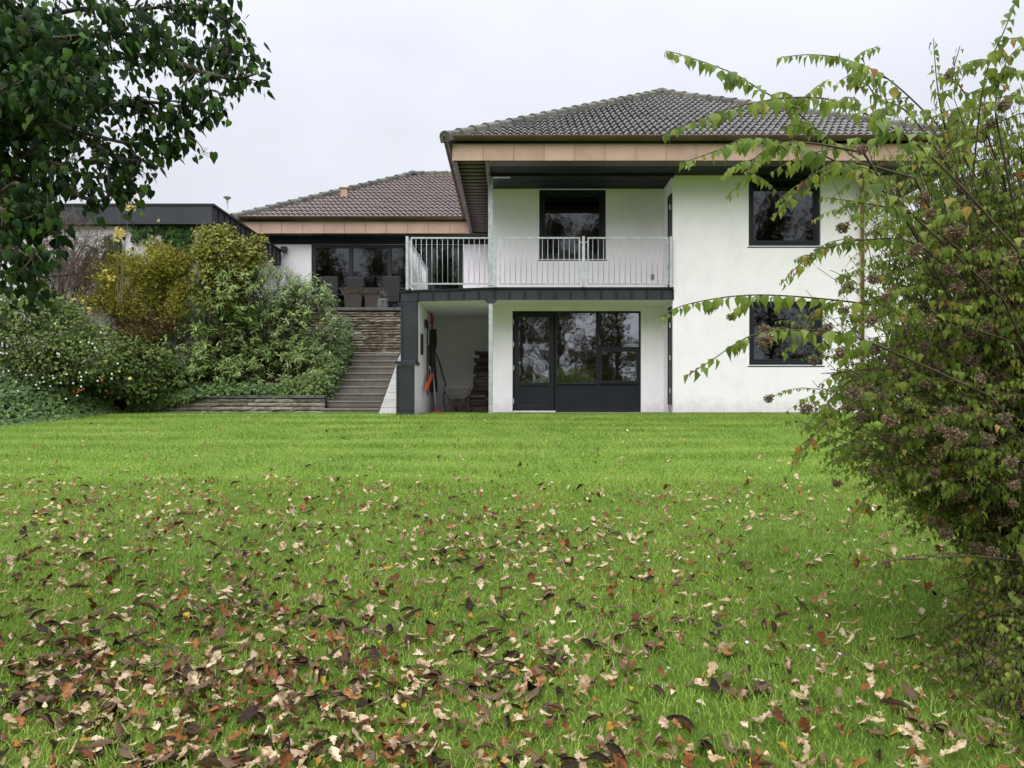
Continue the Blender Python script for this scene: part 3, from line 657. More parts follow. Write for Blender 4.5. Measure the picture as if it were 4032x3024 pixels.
for a, b in zip(xs_[:-1], xs_[1:]):
    da, db = slab_drop(a), slab_drop(b); mb = MB()
    mb.hexa([(a,16.18,ST+da-.028),(b,16.18,ST+db-.028),(b,16.33,ST+db-.028),(a,16.33,ST+da-.028),(a,16.18,ST+da+.012),(b,16.18,ST+db+.012),(b,16.33,ST+db+.022),(a,16.33,ST+da+.022)]); mb.build('edge_cap', M['black'], slab)
# niche walls
mb = MB(); mb.box(PXL+0.02, NX, 16.24, 19.6, -0.1, SB-0.045); mb.box(PXL+0.02, NX, 15.62, 16.24, -0.1, 1.02); mb.box(NX, XW, 19.6, 19.8, -0.1, SB-0.002); mb.box(PXL+0.02, NX, 19.6, 22.0, -0.1, SB-0.002)
mb.build('niche_wall', M['plaster'], house)
mb = MB(); mb.box(NX, XW, 16.2, 19.6, -0.08, 0.002); mb.build('niche_floor', M['plinth'], house)
pier = MB().box(PXL, NX-0.004, 16.215, 16.238, 1.0, SB-0.05).build('pier_cladding', M['zinc'], house)
MB().box(PXL, PXL+0.028, 16.19, 16.2145, 1.06, SB-0.05).build('standing_seam', M['zinc'], pier); MB().box(NX-0.05, NX-0.022, 16.19, 16.2145, 1.06, SB-0.05).build('standing_seam', M['zinc'], pier)
MB().box(PXL, PXL+0.018, 16.24, 19.6, -0.05, SB-0.05).build('cladding_side', M['zinc'], pier)
low = MB().box(PXL, NX-0.004, 15.60, 15.618, -0.09, 1.0).build('low_pier_cladding', M['zinc'], house)
MB().box(PXL, PXL+0.03, 15.575, 15.5995, -0.09, 1.0).build('standing_seam', M['zinc'], low); MB().box(NX-0.03, NX-0.006, 15.575, 15.5995, -0.09, 1.0).build('standing_seam', M['zinc'], low)
MB().box(PXL, PXL+0.018, 15.618, 16.24, -0.09, 1.0).build('cladding_side', M['zinc'], low)
MB().box(PXL-0.02, NX+0.03, 15.55, 16.214, 1.022, 1.09).build('pier_cap', M['zinc'], house, bevel=0.006)
# post
XPo = PX(1932, 16.15)
post = MB().box(XPo-0.042, XPo+0.042, 16.12, 16.20, -0.06, SB-0.09).build('post', M['galv'], house, bevel=0.006)
MB().hexa([(XPo-.05,16.11,SB-.09),(XPo+.05,16.11,SB-.09),(XPo+.05,16.209,SB-.09),(XPo-.05,16.209,SB-.09),(XPo-.14,16.11,SB-.012),(XPo+.14,16.11,SB-.012),(XPo+.14,16.209,SB-.012),(XPo-.14,16.209,SB-.012)]).build('post_head', M['zinc'], post)
MB().box(XPo-0.052, XPo+0.052, 16.10, 16.20, ST+0.03, SOF-0.06).build('upper_post', M['galv'], house, bevel=0.006)
MB().box(XPo-0.05, XPo+0.42, 16.10, 16.20, SOF-0.062, SOF-0.058).build('post_plate', M['galv'], house)

# --- railing
RT, RB = PZ(936, 16.1), PZ(1117, 16.1); ry = 16.12
rail_bar = MB().tube([(0, 0, 0), (0, 0, RT-RB-0.03)], 0.0075, 6).mesh('bar', True)
def rail_panel(a, b, n):
    a, b = Vector(a), Vector(b); mb = MB(); d = (b-a).normalized()
    mb.beam(a+Vector((0, 0, RT)), b+Vector((0, 0, RT)), 0.03, 0.03); mb.beam(a+Vector((0, 0, RB)), b+Vector((0, 0, RB)), 0.03, 0.03)
    for q in (a+d*0.015, b-d*0.015): mb.beam(q+Vector((0, 0, RB+0.016)), q+Vector((0, 0, RT-0.016)), 0.03, 0.03, (0, 1, 0.01) if abs(d.x) > 0.5 else (1, 0, 0.01))
    pn = mb.build('railing_panel', M['galv'], house)
    for i in range(1, n):
        o = new_obj('bar', rail_bar, pn, M['galv']); o.location = a+(b-a)*(i/n)+Vector((0, 0, RB+0.015))
    for q in (a, b):
        for z in (RB+0.09, RT-0.09): MB().beam(q-d*0.035+Vector((0, 0, z)), q+d*0.035+Vector((0, 0, z)), 0.02, 0.024).build('clamp', M['galv'], pn)
ZX = lambda zx: PX(1500+zx*0.5425, 16.12)
rail_panel((ZX(216), ry, 0), (ZX(792), ry, 0), 15); rail_panel((ZX(860), ry, 0), (ZX(1445), ry, 0), 15); rail_panel((ZX(1498), ry, 0), (ZX(2086), ry, 0), 15)
xl = ZX(195)
rail_panel((xl, 16.2, 0), (xl, 17.95, 0), 14); rail_panel((xl, 18.05, 0), (xl, 19.72, 0), 14)
for x, y0 in ((ZX(191), ry), (ZX(829), ry), (ZX(1470), ry), (ZX(2104), ry), (xl, 18.0), (xl, 19.75)):
    MB().box(x-0.03, x+0.03, y0-0.03, y0+0.03, ST-(0.06 if x < -2 else 0), RT+0.03).build('railing_post', M['galv'], house, bevel=0.004)

# ================================================================ terrace, stairs, walls
tw = 19.75
ter = MB().box(-6.9, PXL+0.01, tw+0.32, WY-0.004, 1.5, 2.70).build('terrace', M['coping']); tag(ter, kind='structure')
def stone_mesh(L_, h, dep, seed, rough):
    r = np.random.default_rng(seed); nu, nv = max(4, int(L_/0.11)), 3
    V = []; 
    for j in range(nv+1):
        for i in range(nu+1):
            e = (i in (0, nu)) or (j in (0, nv))
            V.append((L_*i/nu+(0 if i in (0, nu) else r.uniform(-.02, .02)), (0.018*r.random() if e else -rough*r.random()), h*j/nv+(r.uniform(-.004, .004) if j in (0, nv) else r.uniform(-.01, .01))))
    k = len(V); W = nu+1
    F_ = [(j*W+i, j*W+i+1, (j+1)*W+i+1, (j+1)*W+i) for j in range(nv) for i in range(nu)]
    V += [(0, dep, 0), (L_, dep, 0), (L_, dep, h), (0, dep, h)]
    F_ += [tuple(range(W))[::-1]+(k, k+1), tuple(nv*W+i for i in range(W))+(k+2, k+3), (0, nv*W//nv, 2*W, nv*W, k+3, k)[::1], (nu, k+1, k+2, nv*W+nu, 2*W+nu, W+nu)]
    me = bpy.data.meshes.new('stone'); me.from_pydata(V, [], F_); me.update(); return me
def stone_wall(parent, x0, x1, y, z0, z1, hs, lens, m, rough, seed):
    r = np.random.default_rng(seed); z = z0; k = 0
    while z < z1-0.02:
        h = min(r.uniform(*hs), z1-z); x = x0-r.uniform(0, 0.3)
        while x < x1-0.02:
            l = r.uniform(*lens); a, b = max(x, x0), min(x+l, x1)
            if x1-b < 0.12: b = x1
            if b-a > 0.05:
                k += 1; o = new_obj('stone', stone_mesh(b-a-0.008, h-0.012, 0.12, seed*999+k, rough), parent, m)
                o.location = (a, y+r.uniform(-0.012, 0.014), z)
            x = b if b == x1 else x+l
        z += h
# upper retaining wall
rw = thing('retaining_wall', (-4.5, tw, 0.2), 'tall wall of thin brown split stone below the terrace at the stair head', 'wall')
MB().box(-6.6, PXL-0.02, tw+0.06, tw+0.3, 0.3, 2.62).build('core', M['mortar'], rw)
stone_wall(rw, -6.4, PXL-0.02, tw, 1.1, 2.64, (0.055, 0.085), (0.3, 0.95), M['stone'], 0.022, 11)
cx = -6.5
while cx < PXL-0.05:
    b = min(cx+0.5, PXL-0.015); MB().box(cx+.003, b-.003, tw-0.04, tw+0.32, 2.645, 2.72).build('coping', M['coping'], rw, bevel=0.006); cx += 0.5
# low wall by the lawn
LWY = 16.6
lw_ = thing('low_garden_wall', (-6, LWY, 0), 'low grey split-stone wall edging the shrub bed by the lawn', 'wall')
MB().box(-8.15, -4.05, LWY+0.06, LWY+0.26, -0.1, 0.34).build('core', M['mortar'], lw_)
stone_wall(lw_, -8.2, -4.045, LWY, -0.02, 0.335, (0.082, 0.094), (0.42, 0.95), M['lowstone'], 0.018, 23)
cx = -8.22
while cx < -4.1:
    b = min(cx+random.uniform(0.5, 0.75), -4.045); MB().box(cx+.003, b-.003, LWY-0.03, LWY+0.27, 0.34, 0.405).build('coping', M['coping'], lw_, bevel=0.006); cx = b
# stairs
S0, SX0, SX1, TRD, RIS = 16.4, -4.03, -2.83, 0.36, 0.17
stairs = thing('garden_stairs', ((SX0+SX1)/2, S0, 0), 'nine brown concrete steps climbing from the lawn to the stone wall', 'stairs')
MB().add([(SX0+.02, S0+.05, -.1), (SX1-.02, S0+.05, -.1), (SX1-.02, S0+3.3, -.1), (SX0+.02, S0+3.3, -.1), (SX0+.02, S0+.05, .02), (SX1-.02, S0+.05, .02), (SX1-.02, S0+3.3, 1.40), (SX0+.02, S0+3.3, 1.40)],
         [(0,3,2,1),(4,5,6,7),(0,1,5,4),(1,2,6,5),(2,3,7,6),(3,0,4,7)]).build('stair_core', M['mortar'], stairs)
for i in range(9):
    z = 0.116+RIS*i; y = S0+TRD*i; xm = (SX0+SX1)/2+random.uniform(-.02, .02)
    for a, b in ((SX0, xm-.0025), (xm+.0025, SX1)):
        MB().box(a, b, y+.018, y+.07, z-RIS-0.02, z-.036).build('riser_slab', M['step'], stairs); MB().box(a, b, y, y+TRD+(0.45 if i == 8 else .04), z-.035, z).build('tread_slab', M['nosing'], stairs, bevel=0.004)
ramp_ = thing('paver_strip', (-2.58, S0, 0), 'sloping strip of pale grey pavers beside the steps', 'pavers')
for i in range(9):
    a = TRD*i; z0, z1 = -0.04+RIS*i, -0.04+RIS*(i+1); y0, y1 = S0-0.25+a+.004, S0-0.25+a+TRD-.004
    MB().hexa([(SX1+.02,y0,z0-.1),(PXL-.004,y0,z0-.1),(PXL-.004,y1,z1-.1),(SX1+.02,y1,z1-.1),(SX1+.02,y0,z0+.012),(PXL-.004,y0,z0+.012),(PXL-.004,y1,z1),(SX1+.02,y1,z1)]).build('paver', M['paver'], ramp_, bevel=0.004)

# ================================================================ garage on the left
GY0, GY1, GX = 16.95, 21.95, -6.62
gz1 = PZ(802, GY0); gz0 = PZ(882, GY0)
gar = thing('garage', (-12, 19.5, 0.5), 'flat-roofed white garage with deep dark zinc fascia behind the shrubs', 'garage')
MB().box(-22, GX-0.25, GY0+0.2, GY0+.45, 0.0, gz0).box(GX-0.5, GX-0.25, GY0+.45, GY1-0.12, 0.3, gz0).box(-22, GX-0.5, GY1-0.3, GY1-0.12, 0.3, gz0).build('wall', M['plaster'], gar)
roofg = MB().box(-22.2, GX-0.03, GY0+0.03, GY1-0.03, gz0+0.004, gz1-0.02).build('flat_roof', M['soffit'], gar)
for i in range(20):
    x1 = GX-0.02-i*0.8; MB().box(x1-0.797, x1, GY0, GY0+0.026, gz0, gz1-.05).build('fascia_panel', M['zinc'], roofg)
n = 14; dy = (GY1-GY0-0.03)/n
for i in range(n):
    y0 = GY0+0.015+dy*i; MB().box(GX-0.027, GX-0.012, y0+.003, y0+dy-.003, gz0, gz1-.05).box(GX-0.012, GX+0.016, y0+dy-.018, y0+dy-.004, gz0, gz1-.05).build('fascia_panel', M['zinc'], roofg)
MB().box(-22.2, GX+0.03, GY0-0.02, GY0+0.12, gz1-.049, gz1).box(GX-0.12, GX+0.03, GY0+0.12, GY1, gz1-.049, gz1).box(GX-0.3, GX+0.01, GY1-0.028, GY1, gz0, gz1-.05).build('roof_edge', M['black'], roofg)
MB().box(PX(1112, WY), PX(1128, WY)+0.03, WY-0.18, WY-0.004, PZ(995, WY), PZ(975, WY)).build('lamp_box', M['black'], house)

# ================================================================ street lamps, neighbour house
def street_lamp(px, ptop, D, lean, label, head):
    x, z = PX(px, D), PZ(ptop, D)
    t = thing('street_lamp', (x, D, 0), label, 'street lamp', 'street lamps behind the house')
    MB().tube([(x-lean, D, 0), (x-lean*0.7, D, z*0.5), (x, D, z)], [0.09, 0.08, 0.06], 8).build('pole', M['galv'], t, True)
    MB().lathe((x, D, z), [(0.06, -0.02), (head*0.5, 0.03), (head, 0.10), (head*0.8, 0.16), (0.05, 0.2)], 12).build('lamp_head', M['plinth'], t, True)
street_lamp(895, 786, 42, 0.0, 'grey street lamp rising above the left end of the wing roof', 0.22)
street_lamp(535, 634, 40, 0.35, 'thin leaning street lamp seen in the sky over the garage', 0.24)
nb = thing('neighbour_house', (26, 44, 0), 'white house with red tiled roof glimpsed through the arching shrub', 'house')
M['redroof'] = plain('red_roof_tile', [(0.22,0.065,0.042),(0.30,0.095,0.060)], 6, 0.8)
nx0, nx1, ny0, ny1 = 23.2, 33, 40, 48
wall_holes(nx0, nx1, 0, 10.4, [(24.0, 25.2, 7.8, 9.4), (26.4, 27.6, 7.8, 9.4), (24.0, 25.2, 4.6, 6.2), (26.4, 27.6, 4.6, 6.2)], ny0, ny0+.3).build('wall', M['plaster'], nb)
MB().box(nx0, nx0+.3, ny0+.3, ny1, 0, 10.4).build('wall', M['plaster'], nb); MB().box(nx1-.3, nx1, ny0+.3, ny1, 0, 10.4).build('wall', M['plaster'], nb)
for a, b, c, e in ((24.0, 25.2, 7.8, 9.4), (26.4, 27.6, 7.8, 9.4), (24.0, 25.2, 4.6, 6.2), (26.4, 27.6, 4.6, 6.2)): window(nb, a+.01, b-.01, c+.01, e-.01, ny0+.05, sash=False)
MB().add([(nx0-.4,ny0-.4,10.2),(nx1+.4,ny0-.4,10.2),(nx1+.4,ny1+.4,10.2),(nx0-.4,ny1+.4,10.2),(nx0+3,44,12.2),(nx1-3,44,12.2)], [(0,1,5,4),(1,2,5),(2,3,4,5),(3,0,4),(3,2,1,0)]).build('roof', M['redroof'], nb)

# ================================================================ terrace furniture
TZ = 2.72
def chair(px0, px1, D, label, yaw=0.0):
    x = PX((px0+px1)/2, D); t = thing('terrace_chair', (x, D, 2.70), label, 'chair', 'wicker chairs on the terrace')
    z = 2.70; Rz = Matrix.Translation((x, D, z))@Matrix.Rotation(yaw, 4, 'Z')
    def part(name, mb, bevel=0):
        mb.v = [tuple(Rz@Vector(q)) for q in mb.v]; return mb.build(name, M['wicker'], t, bevel=bevel)
    part('backrest', MB().hexa([(-.205,-.02,.30),(.205,-.02,.30),(.205,.03,.30),(-.205,.03,.30),(-.235,-.10,.98),(.235,-.10,.98),(.235,-.06,.98),(-.235,-.06,.98)]), 0.012)
    part('seat', MB().box(-.215, .215, .032, .46, .38, .45), 0.012)
    for sx in (-1, 1):
        part('leg', MB().box(sx*.20-.02, sx*.20+.02, -.01, .03, 0, .299)); part('leg', MB().box(sx*.19-.02, sx*.19+.02, .41, .45, 0, .379))
chair(1266, 1333, 20.75, 'dark wicker terrace chair nearest the shrubs'); chair(1365, 1437, 20.85, 'dark wicker terrace chair behind the planters'); chair(1507, 1575, 20.7, 'dark wicker terrace chair beside the stone ball fountain', 0.05)
tb = thing('terrace_table', (-4.2, 21.6, 2.70), 'long dark table between the terrace chairs and the glass wall', 'table')
MB().box(-5.6, -2.75, 21.1, 21.85, 3.40, 3.445).build('table_top', M['zinc'], tb, bevel=0.006)
for x, y in ((-5.5, 21.18), (-2.85, 21.18), (-5.5, 21.77), (-2.85, 21.77)): MB().box(x-.035, x+.035, y-.035, y+.035, 2.70, 3.399).build('leg', M['grip'], tb)
M['heather'] = leafmat('dry_heather', [(0, (0.09,0.065,0.055)), (0.5, (0.16,0.115,0.095)), (1, (0.12,0.115,0.07))], 0.8, 0.2)
def planter(px0, px1, D, label, seed):
    x = PX((px0+px1)/2, D); wd = (px1-px0)/F*D/2; t = thing('planter', (x, D, 2.72), label, 'planter', 'wicker planters on the terrace wall')
    b = wd*0.88; z0, z1 = 2.72, 3.06
    MB().hexa([(x-b,D-b,z0),(x+b,D-b,z0),(x+b,D+b,z0),(x-b,D+b,z0),(x-wd,D-wd,z1),(x+wd,D-wd,z1),(x+wd,D+wd,z1),(x-wd,D+wd,z1)]).build('pot', M['planter'], t, bevel=0.01)
    r = np.random.default_rng(seed); n = 420
    p = np.stack((r.uniform(-wd, wd, n)+x, r.uniform(-wd, wd, n)+D, np.full(n, z1-0.01)), 1); dr = np.stack(((p[:, 0]-x)*.5+r.normal(0, .06, n), (p[:, 1]-D)*.5+r.normal(0, .06, n), r.uniform(0.10, 0.30, n)), 1)
    tv = [(-.5,0,0),(.5,0,0),(.7,.6,0.05),(0,1,0),(-.7,.6,0.05)]
    me = scatter_mesh('dry_heather', tv, [(0,1,2,3,4)], frame(dr, r.normal(0, 1, (n, 3))), np.stack((np.full(n, .011), np.linalg.norm(dr, axis=1)*.75, np.full(n, .02)), 1), p, r.random(n))
    tag(new_obj('dry_heather', me, t, M['heather']), kind='stuff')
planter(1361, 1432, 20.05, 'brown wicker planter of dry heather, left one on the terrace wall', 1); planter(1440, 1505, 20.05, 'brown wicker planter of dry heather next to the stone ball', 2)
ft = thing('ball_fountain', (PX(1503, 19.95), 19.95, 2.72), 'polished stone ball on a rough granite pedestal on the terrace wall', 'fountain')
x = PX(1503, 19.93)
prof = [(0.155, 0), (0.165, .06), (0.15, .13), (0.155, .2), (0.135, .262)]
mb = MB().lathe((x, 19.95, 2.72), prof, 9); mb.v = [(a+random.uniform(-.015, .015), b+random.uniform(-.015, .015), c) for a, b, c in mb.v]; mb.build('pedestal', M['granite'], ft)
MB().lathe((x, 19.95, 2.72+.26+.095), [(0.112*math.sin(math.pi*(0.04+0.96*i/12)), -0.112*math.cos(math.pi*(0.04+0.955*i/12))) for i in range(13)], 20).build('ball', M['polished'], ft, True)

# ================================================================ things in the niche
def on_wall(px, py, off=0.05):
    D = (NX+off)/((px-2010)/F); return P(px, py, D)
z3 = lambda x, y: (1550+x*0.3014, 1150+y*0.3014)
cab = MB().box(NX, NX+0.035, 16.58, 16.86, 1.30, 1.74).build('notice_case', M['black']); tag(cab, 'flat black case fixed to the white niche wall', 'case')
sh = thing('snow_shovel', (-1.86, 17.8, 0.6), 'orange snow shovel hanging blade down on the niche wall', 'shovel')
q = [on_wall(*z3(*c), off=o) for c, o in (((448, 520), .06), ((462, 700), .07), ((458, 850), .07), ((470, 960), .08), ((487, 1060), .10))]
MB().tube(q[:2], 0.016, 7).build('handle', M['alu'], sh, True); MB().tube(q[1:4], 0.020, 7).build('grip_sleeve', M['grip'], sh, True); MB().tube(q[3:], 0.016, 7).build('shaft', M['alu'], sh, True)
a, b = q[4], on_wall(*z3(405, 1290), off=.06)
dv = Vector(b-a); yv = Vector((0, 1, 0)); nv = dv.cross(yv).normalized()
bl = []; nu, nv_ = 6, 5
for i in range(nu+1):
    for j in range(nv_+1):
        u, v = i/nu, j/nv_*2-1; wd = 0.11+0.10*min(1, u*2.2)
        bl.append(tuple(Vector(a)+dv*u+yv*wd*v+nv*(0.06*(1-v*v)*(1-0.4*u)+0.02*u)))
Wd = nv_+1; fs = [(i*Wd+j, i*Wd+j+1, (i+1)*Wd+j+1, (i+1)*Wd+j) for i in range(nu) for j in range(nv_)]
blade = MB().add(bl, fs).build('blade', M['orange'], sh, True); sm = blade.modifiers.new('solid', 'SOLIDIFY'); sm.thickness = 0.012
def tool(name, label, cat, pts, rad, m, extra=None):
    t = thing(name, tuple(pts[-1]), label, cat); MB().tube(pts, rad, 7).build('shaft', M[m], t, True)
    if extra: extra(t)
    return t
def spade_head(c, d, wd, ln, m):
    def f(t):
        c_, d_ = Vector(c), Vector(d).normalized(); s = Vector((0.25, 1, 0)).normalized(); n = d_.cross(s).normalized(); v = []; 
        for i in range(6):
            for j in range(5):
                u, q_ = i/5, j/4*2-1; ww = wd*(1 if u < .6 else 1-((u-.6)/.4)**2*.7); v.append(tuple(c_+d_*ln*u+s*ww*q_+n*(0.03*(1-q_*q_))))
        o = MB().add(v, [(i*5+j, i*5+j+1, (i+1)*5+j+1, (i+1)*5+j) for i in range(5) for j in range(4)]).build('head', M[m], t, True); o.modifiers.new('solid', 'SOLIDIFY').thickness = 0.008
    return f
p1, p2 = on_wall(*z3(500, 420), off=.10), on_wall(*z3(470, 1345), off=.10); p2[1] = p1[1]
tool('garden_spade', 'shovel hung head up with a faded orange blade on the niche wall', 'shovel', [p1, (p1+p2)/2+np.array((.02, 0, 0)), p2], 0.017, 'grip', spade_head(p1, (0, .02, 1), 0.11, 0.27, 'red'))
p1, p2 = on_wall(*z3(440, 470), off=.07), on_wall(*z3(445, 1350), off=.07); p2[1] = p1[1]
tool('garden_hoe', 'dark tool with a broad black head hanging next to the snow shovel', 'tool', [p1, (p1+p2)/2, p2], 0.016, 'grip', spade_head(p1, (-.1, .05, 1), 0.10, 0.2, 'grip'))
# hanging dark garden coat
r = np.random.default_rng(5); c0 = on_wall(*z3(515, 470), off=.12); Dk = c0[1]+0.25
prof = [(2.02, .03), (1.92, .11), (1.7, .13), (1.3, .12), (1.0, .13), (0.75, .15), (0.62, .10), (0.5, .05)]
v = []; 
for z, wd in prof:
    for j in range(10):
        a = 2*math.pi*j/10; v.append((NX+.02+0.09*(1+math.sin(a))*(0.6+0.4*math.cos(3*a+z*4)), Dk+wd*math.cos(a)*(1.0+0.15*math.sin(5*a+z*7)), z))
fs = [(i*10+j, i*10+(j+1) % 10, (i+1)*10+(j+1) % 10, (i+1)*10+j) for i in range(len(prof)-1) for j in range(10)]
ct = thing('hanging_bag', (NX+.1, Dk, .5), 'long dark garden sack hanging on the niche wall behind the tools', 'sack')
MB().add(v, fs).build('sack_cloth', M['grip'], ct, True); MB().tube([(NX, Dk, 2.06), (NX+.08, Dk, 2.06), (NX+.09, Dk, 2.0)], 0.008, 6).build('hook', M['alu'], ct)
p1, p2, p3 = P(*z3(505, 900), 18.3), P(*z3(527, 1180), 17.9), P(*z3(546, 1480), 17.7); p4 = np.array((p3[0]+.03, 17.66, 0.03))
t = thing('broom', tuple(p4), 'thin pole with a red foot leaning in the niche', 'broom'); MB().tube([p1, p2, p3], 0.013, 7).build('shaft', M['alu'], t, True)
MB().tube([p3, p4], [0.022, 0.02], 7).build('red_socket', M['red'], t); MB().box(p4[0]-.11, p4[0]+.13, 17.62, 17.70, 0.004, 0.05).build('foot', M['red'], t, bevel=0.01)
pts = [P(*z3(480, 700), 18.9), P(*z3(575, 860), 18.9), P(*z3(655, 1130), 18.7), P(*z3(676, 1200), 18.6), P(*z3(650, 1390), 18.4), P(*z3(668, 1500), 18.3), np.array((P(*z3(680, 1575), 18.2)[0], 18.2, 0.02))]
hs = new_obj('garden_hose', MB().tube(spline(pts, 26), 0.019, 7).mesh('garden_hose', True), None, M['grip']); tag(hs, 'black bent hose reaching from the tools to the niche floor', 'hose')
# wheelbarrow (seen from its wheel end)
wb = thing('wheelbarrow', (-1.24, 18.6, 0), 'grey wheelbarrow with an orange wheel rim standing in the dark niche', 'wheelbarrow')
wx_ = PX(1801, 18.6); rim = [(-.31, 18.3, .60), (.31, 18.3, .60), (.29, 19.15, .62), (-.29, 19.15, .62)]; bot = [(-.20, 18.45, .34), (.20, 18.45, .34), (.18, 18.95, .34), (-.18, 18.95, .34)]
vv = [(wx_+a, b, c) for a, b, c in bot+rim]
tr = MB().add(vv, [(0,3,2,1),(0,1,5,4),(1,2,6,5),(2,3,7,6),(3,0,4,7)]).build('tray', M['barrow'], wb); tr.modifiers.new('solid', 'SOLIDIFY').thickness = 0.008
MB().tube([(wx_+a, b, c) for a, b, c in rim+[rim[0]]], 0.012, 6).build('rim_tube', M['barrow'], wb)
nsl = MB().add([(wx_+a*.9, b, .55+random.uniform(-.02, .05)) for a in (-.27, -.1, .08, .27) for b in (18.36, 18.6, 18.85, 19.08)], [(i*4+j, i*4+j+1, (i+1)*4+j+1, (i+1)*4+j) for i in range(3) for j in range(3)]).build('soil_load', M['soil'], wb)
MB().lathe((wx_-.045, 18.28, .18), [(0.10, 0), (0.17, .012), (0.18, .045), (0.17, .078), (0.10, .09)], 20, 'X').build('tyre', M['grip'], wb, True)
MB().lathe((wx_-.05, 18.28, .18), [(0.02, 0), (0.105, .004), (0.105, .096), (0.02, .1)], 16, 'X').build('wheel_rim', M['orange'], wb)
for s in (-1, 1):
    MB().tube([(wx_+s*.06, 18.28, .18), (wx_+s*.17, 18.5, .32), (wx_+s*.27, 19.1, .42), (wx_+s*.30, 19.45, .55)], 0.014, 7).build('handle_tube', M['woodh'], wb, True)
    MB().tube([(wx_+s*.19, 18.62, .33), (wx_+s*.31, 18.72, .01)], 0.012, 6).build('leg', M['barrow'], wb); MB().tube([(wx_+s*.34, 18.32, .62), (wx_+s*.2, 18.42, .35)], 0.012, 6).build('stay', M['woodh'], wb)
# firewood stack
fr = np.random.default_rng(3); z = 0.004; k = 0
logs = []
for v_ in range(8):
    L_ = fr.uniform(.38, .48); a = sorted(fr.uniform(0, 2*math.pi, 6)); sec = [(0.062*math.cos(2*math.pi*j/6+fr.uniform(-.25, .25)), 0.05*math.sin(2*math.pi*j/6+fr.uniform(-.25, .25))) for j in range(6)]
    v = [(xx, q[0]*(1+fr.uniform(-.12, .12)), q[1]*(1+fr.uniform(-.15, .15))) for xx in (-L_/2, -L_/6, L_/6, L_/2) for q in sec]
    f = [(i*6+j, i*6+(j+1) % 6, (i+1)*6+(j+1) % 6, (i+1)*6+j) for i in range(3) for j in range(6)]+[tuple(range(6))[::-1], tuple(18+j for j in range(6))]
    me = bpy.data.meshes.new('firewood_log'); me.from_pydata(v, [], f); me.materials.append(M['log']); logs.append(me)
zz_ = 0.05; row = 0
while zz_ < 1.52:
    ny = 3 if zz_ < 1.1 else 2
    for j in range(ny):
        o = new_obj('firewood_log', logs[fr.integers(8)]); o.location = (-0.66+fr.uniform(-.05, .05)-(0.12 if zz_ < 0.5 else 0)+(0.08*(zz_-1.1)/.4 if zz_ > 1.1 else 0), 18.55+0.13*j+fr.uniform(-.02, .02)+(0.05 if row % 2 else 0), zz_+fr.uniform(-.006, .006))
        o.rotation_euler = (fr.uniform(0, 6.28), fr.uniform(-.05, .05), fr.uniform(-.09, .09)); tag(o, 'split firewood log in the stack behind the galvanised post', 'firewood', 'firewood stacked in the niche')
    zz_ += 0.088; row += 1

# ================================================================ plants
def strip_leaf(ws, curl=0.25, fold=0.25, L_=1.0, lobes=None):
    """leaf along +y, unit length; ws: half widths along the midrib; curl bends the tip down, fold lifts the edges"""
    n = len(ws); v = []; f = []
    for i, w_ in enumerate(ws):
        t = i/(n-1); z = -curl*t*t; y = t*(1-0.15*curl)
        v += [(-w_, y+(lobes[i] if lobes else 0), z+fold*w_), (0, y, z), (w_, y+(lobes[i] if lobes else 0), z+fold*w_)]
    for i in range(n-1):
        a = 3*i
        if ws[i] == 0: f += [(a+1, a+4, a+3), (a+1, a+5, a+4)]
        elif ws[i+1] == 0: f += [(a, a+1, a+4), (a+1, a+2, a+4)]
        else: f += [(a, a+1, a+4, a+3), (a+1, a+2, a+5, a+4)]
    used = sorted({i for q in f for i in q}); mp_ = {o: k for k, o in enumerate(used)}
    return np.array([v[i] for i in used]), [tuple(mp_[i] for i in q) for q in f]
OVATE = strip_leaf([0.0, 0.33, 0.17, 0.0], 0.40, 0.40)
OVATE_FINE = strip_leaf([0.0, 0.22, 0.31, 0.30, 0.20, 0.09, 0.03, 0.0], 0.45, 0.40)
LAUREL = strip_leaf([0.0, 0.12, 0.11, 0.0], 0.25, 0.35)
SMALL = strip_leaf([0.0, 0.30, 0.22, 0.0], 0.25, 0.3)
NEEDLE = strip_leaf([0.05, 0.16, 0.0], 0.1, 0.1)
CARD = (np.array([(0, 0, 0), (.3, .45, .06), (0, 1, -.1), (-.3, .45, .06)]), [(0, 1, 2, 3)])
OW = [0.02, 0.13, 0.10, 0.28, 0.17, 0.34, 0.24, 0.0]; OL = [0, .03, 0, .05, 0, .05, .02, 0]
OAK = strip_leaf(OW, 0.35, 0.55, lobes=OL); OAK2 = strip_leaf(OW, -0.4, -0.55, lobes=OL); OAK3 = strip_leaf(OW, 0.15, -0.15, lobes=OL); OAK4 = strip_leaf([q*.75 for q in OW], 0.8, 0.9, lobes=OL); OAK5 = strip_leaf([q*1.15 for q in OW], -0.7, 0.25, lobes=OL)
def roll_leaf(curl, fold, seed):
    """long leaf rolled about its midrib"""
    r = np.random.default_rng(seed); ws = [0.0, 0.14, 0.21, 0.23, 0.20, 0.13, 0.0]; v = []; f = []; n = len(ws); m = 5
    for i, w_ in enumerate(ws):
        t = i/(n-1); z0 = -curl*(t-0.5)**2*2
        for j in range(m):
            s = (j/(m-1)*2-1); a = s*fold; rr = w_/max(abs(fold), .2)
            v.append((rr*math.sin(a)*(1+r.normal(0, .10)), t+r.normal(0, .02), z0+rr*(1-math.cos(a))*np.sign(fold)+r.normal(0, .030)))
    for i in range(n-1):
        for j in range(m-1): f.append((i*m+j, i*m+j+1, (i+1)*m+j+1, (i+1)*m+j))
    return np.array(v), f
ROLLS = [roll_leaf(0.15, 1.7, 1), roll_leaf(-0.25, -0.9, 2), roll_leaf(0.2, 2.3, 3), roll_leaf(-0.1, 0.5, 4), roll_leaf(0.3, -1.6, 5)]
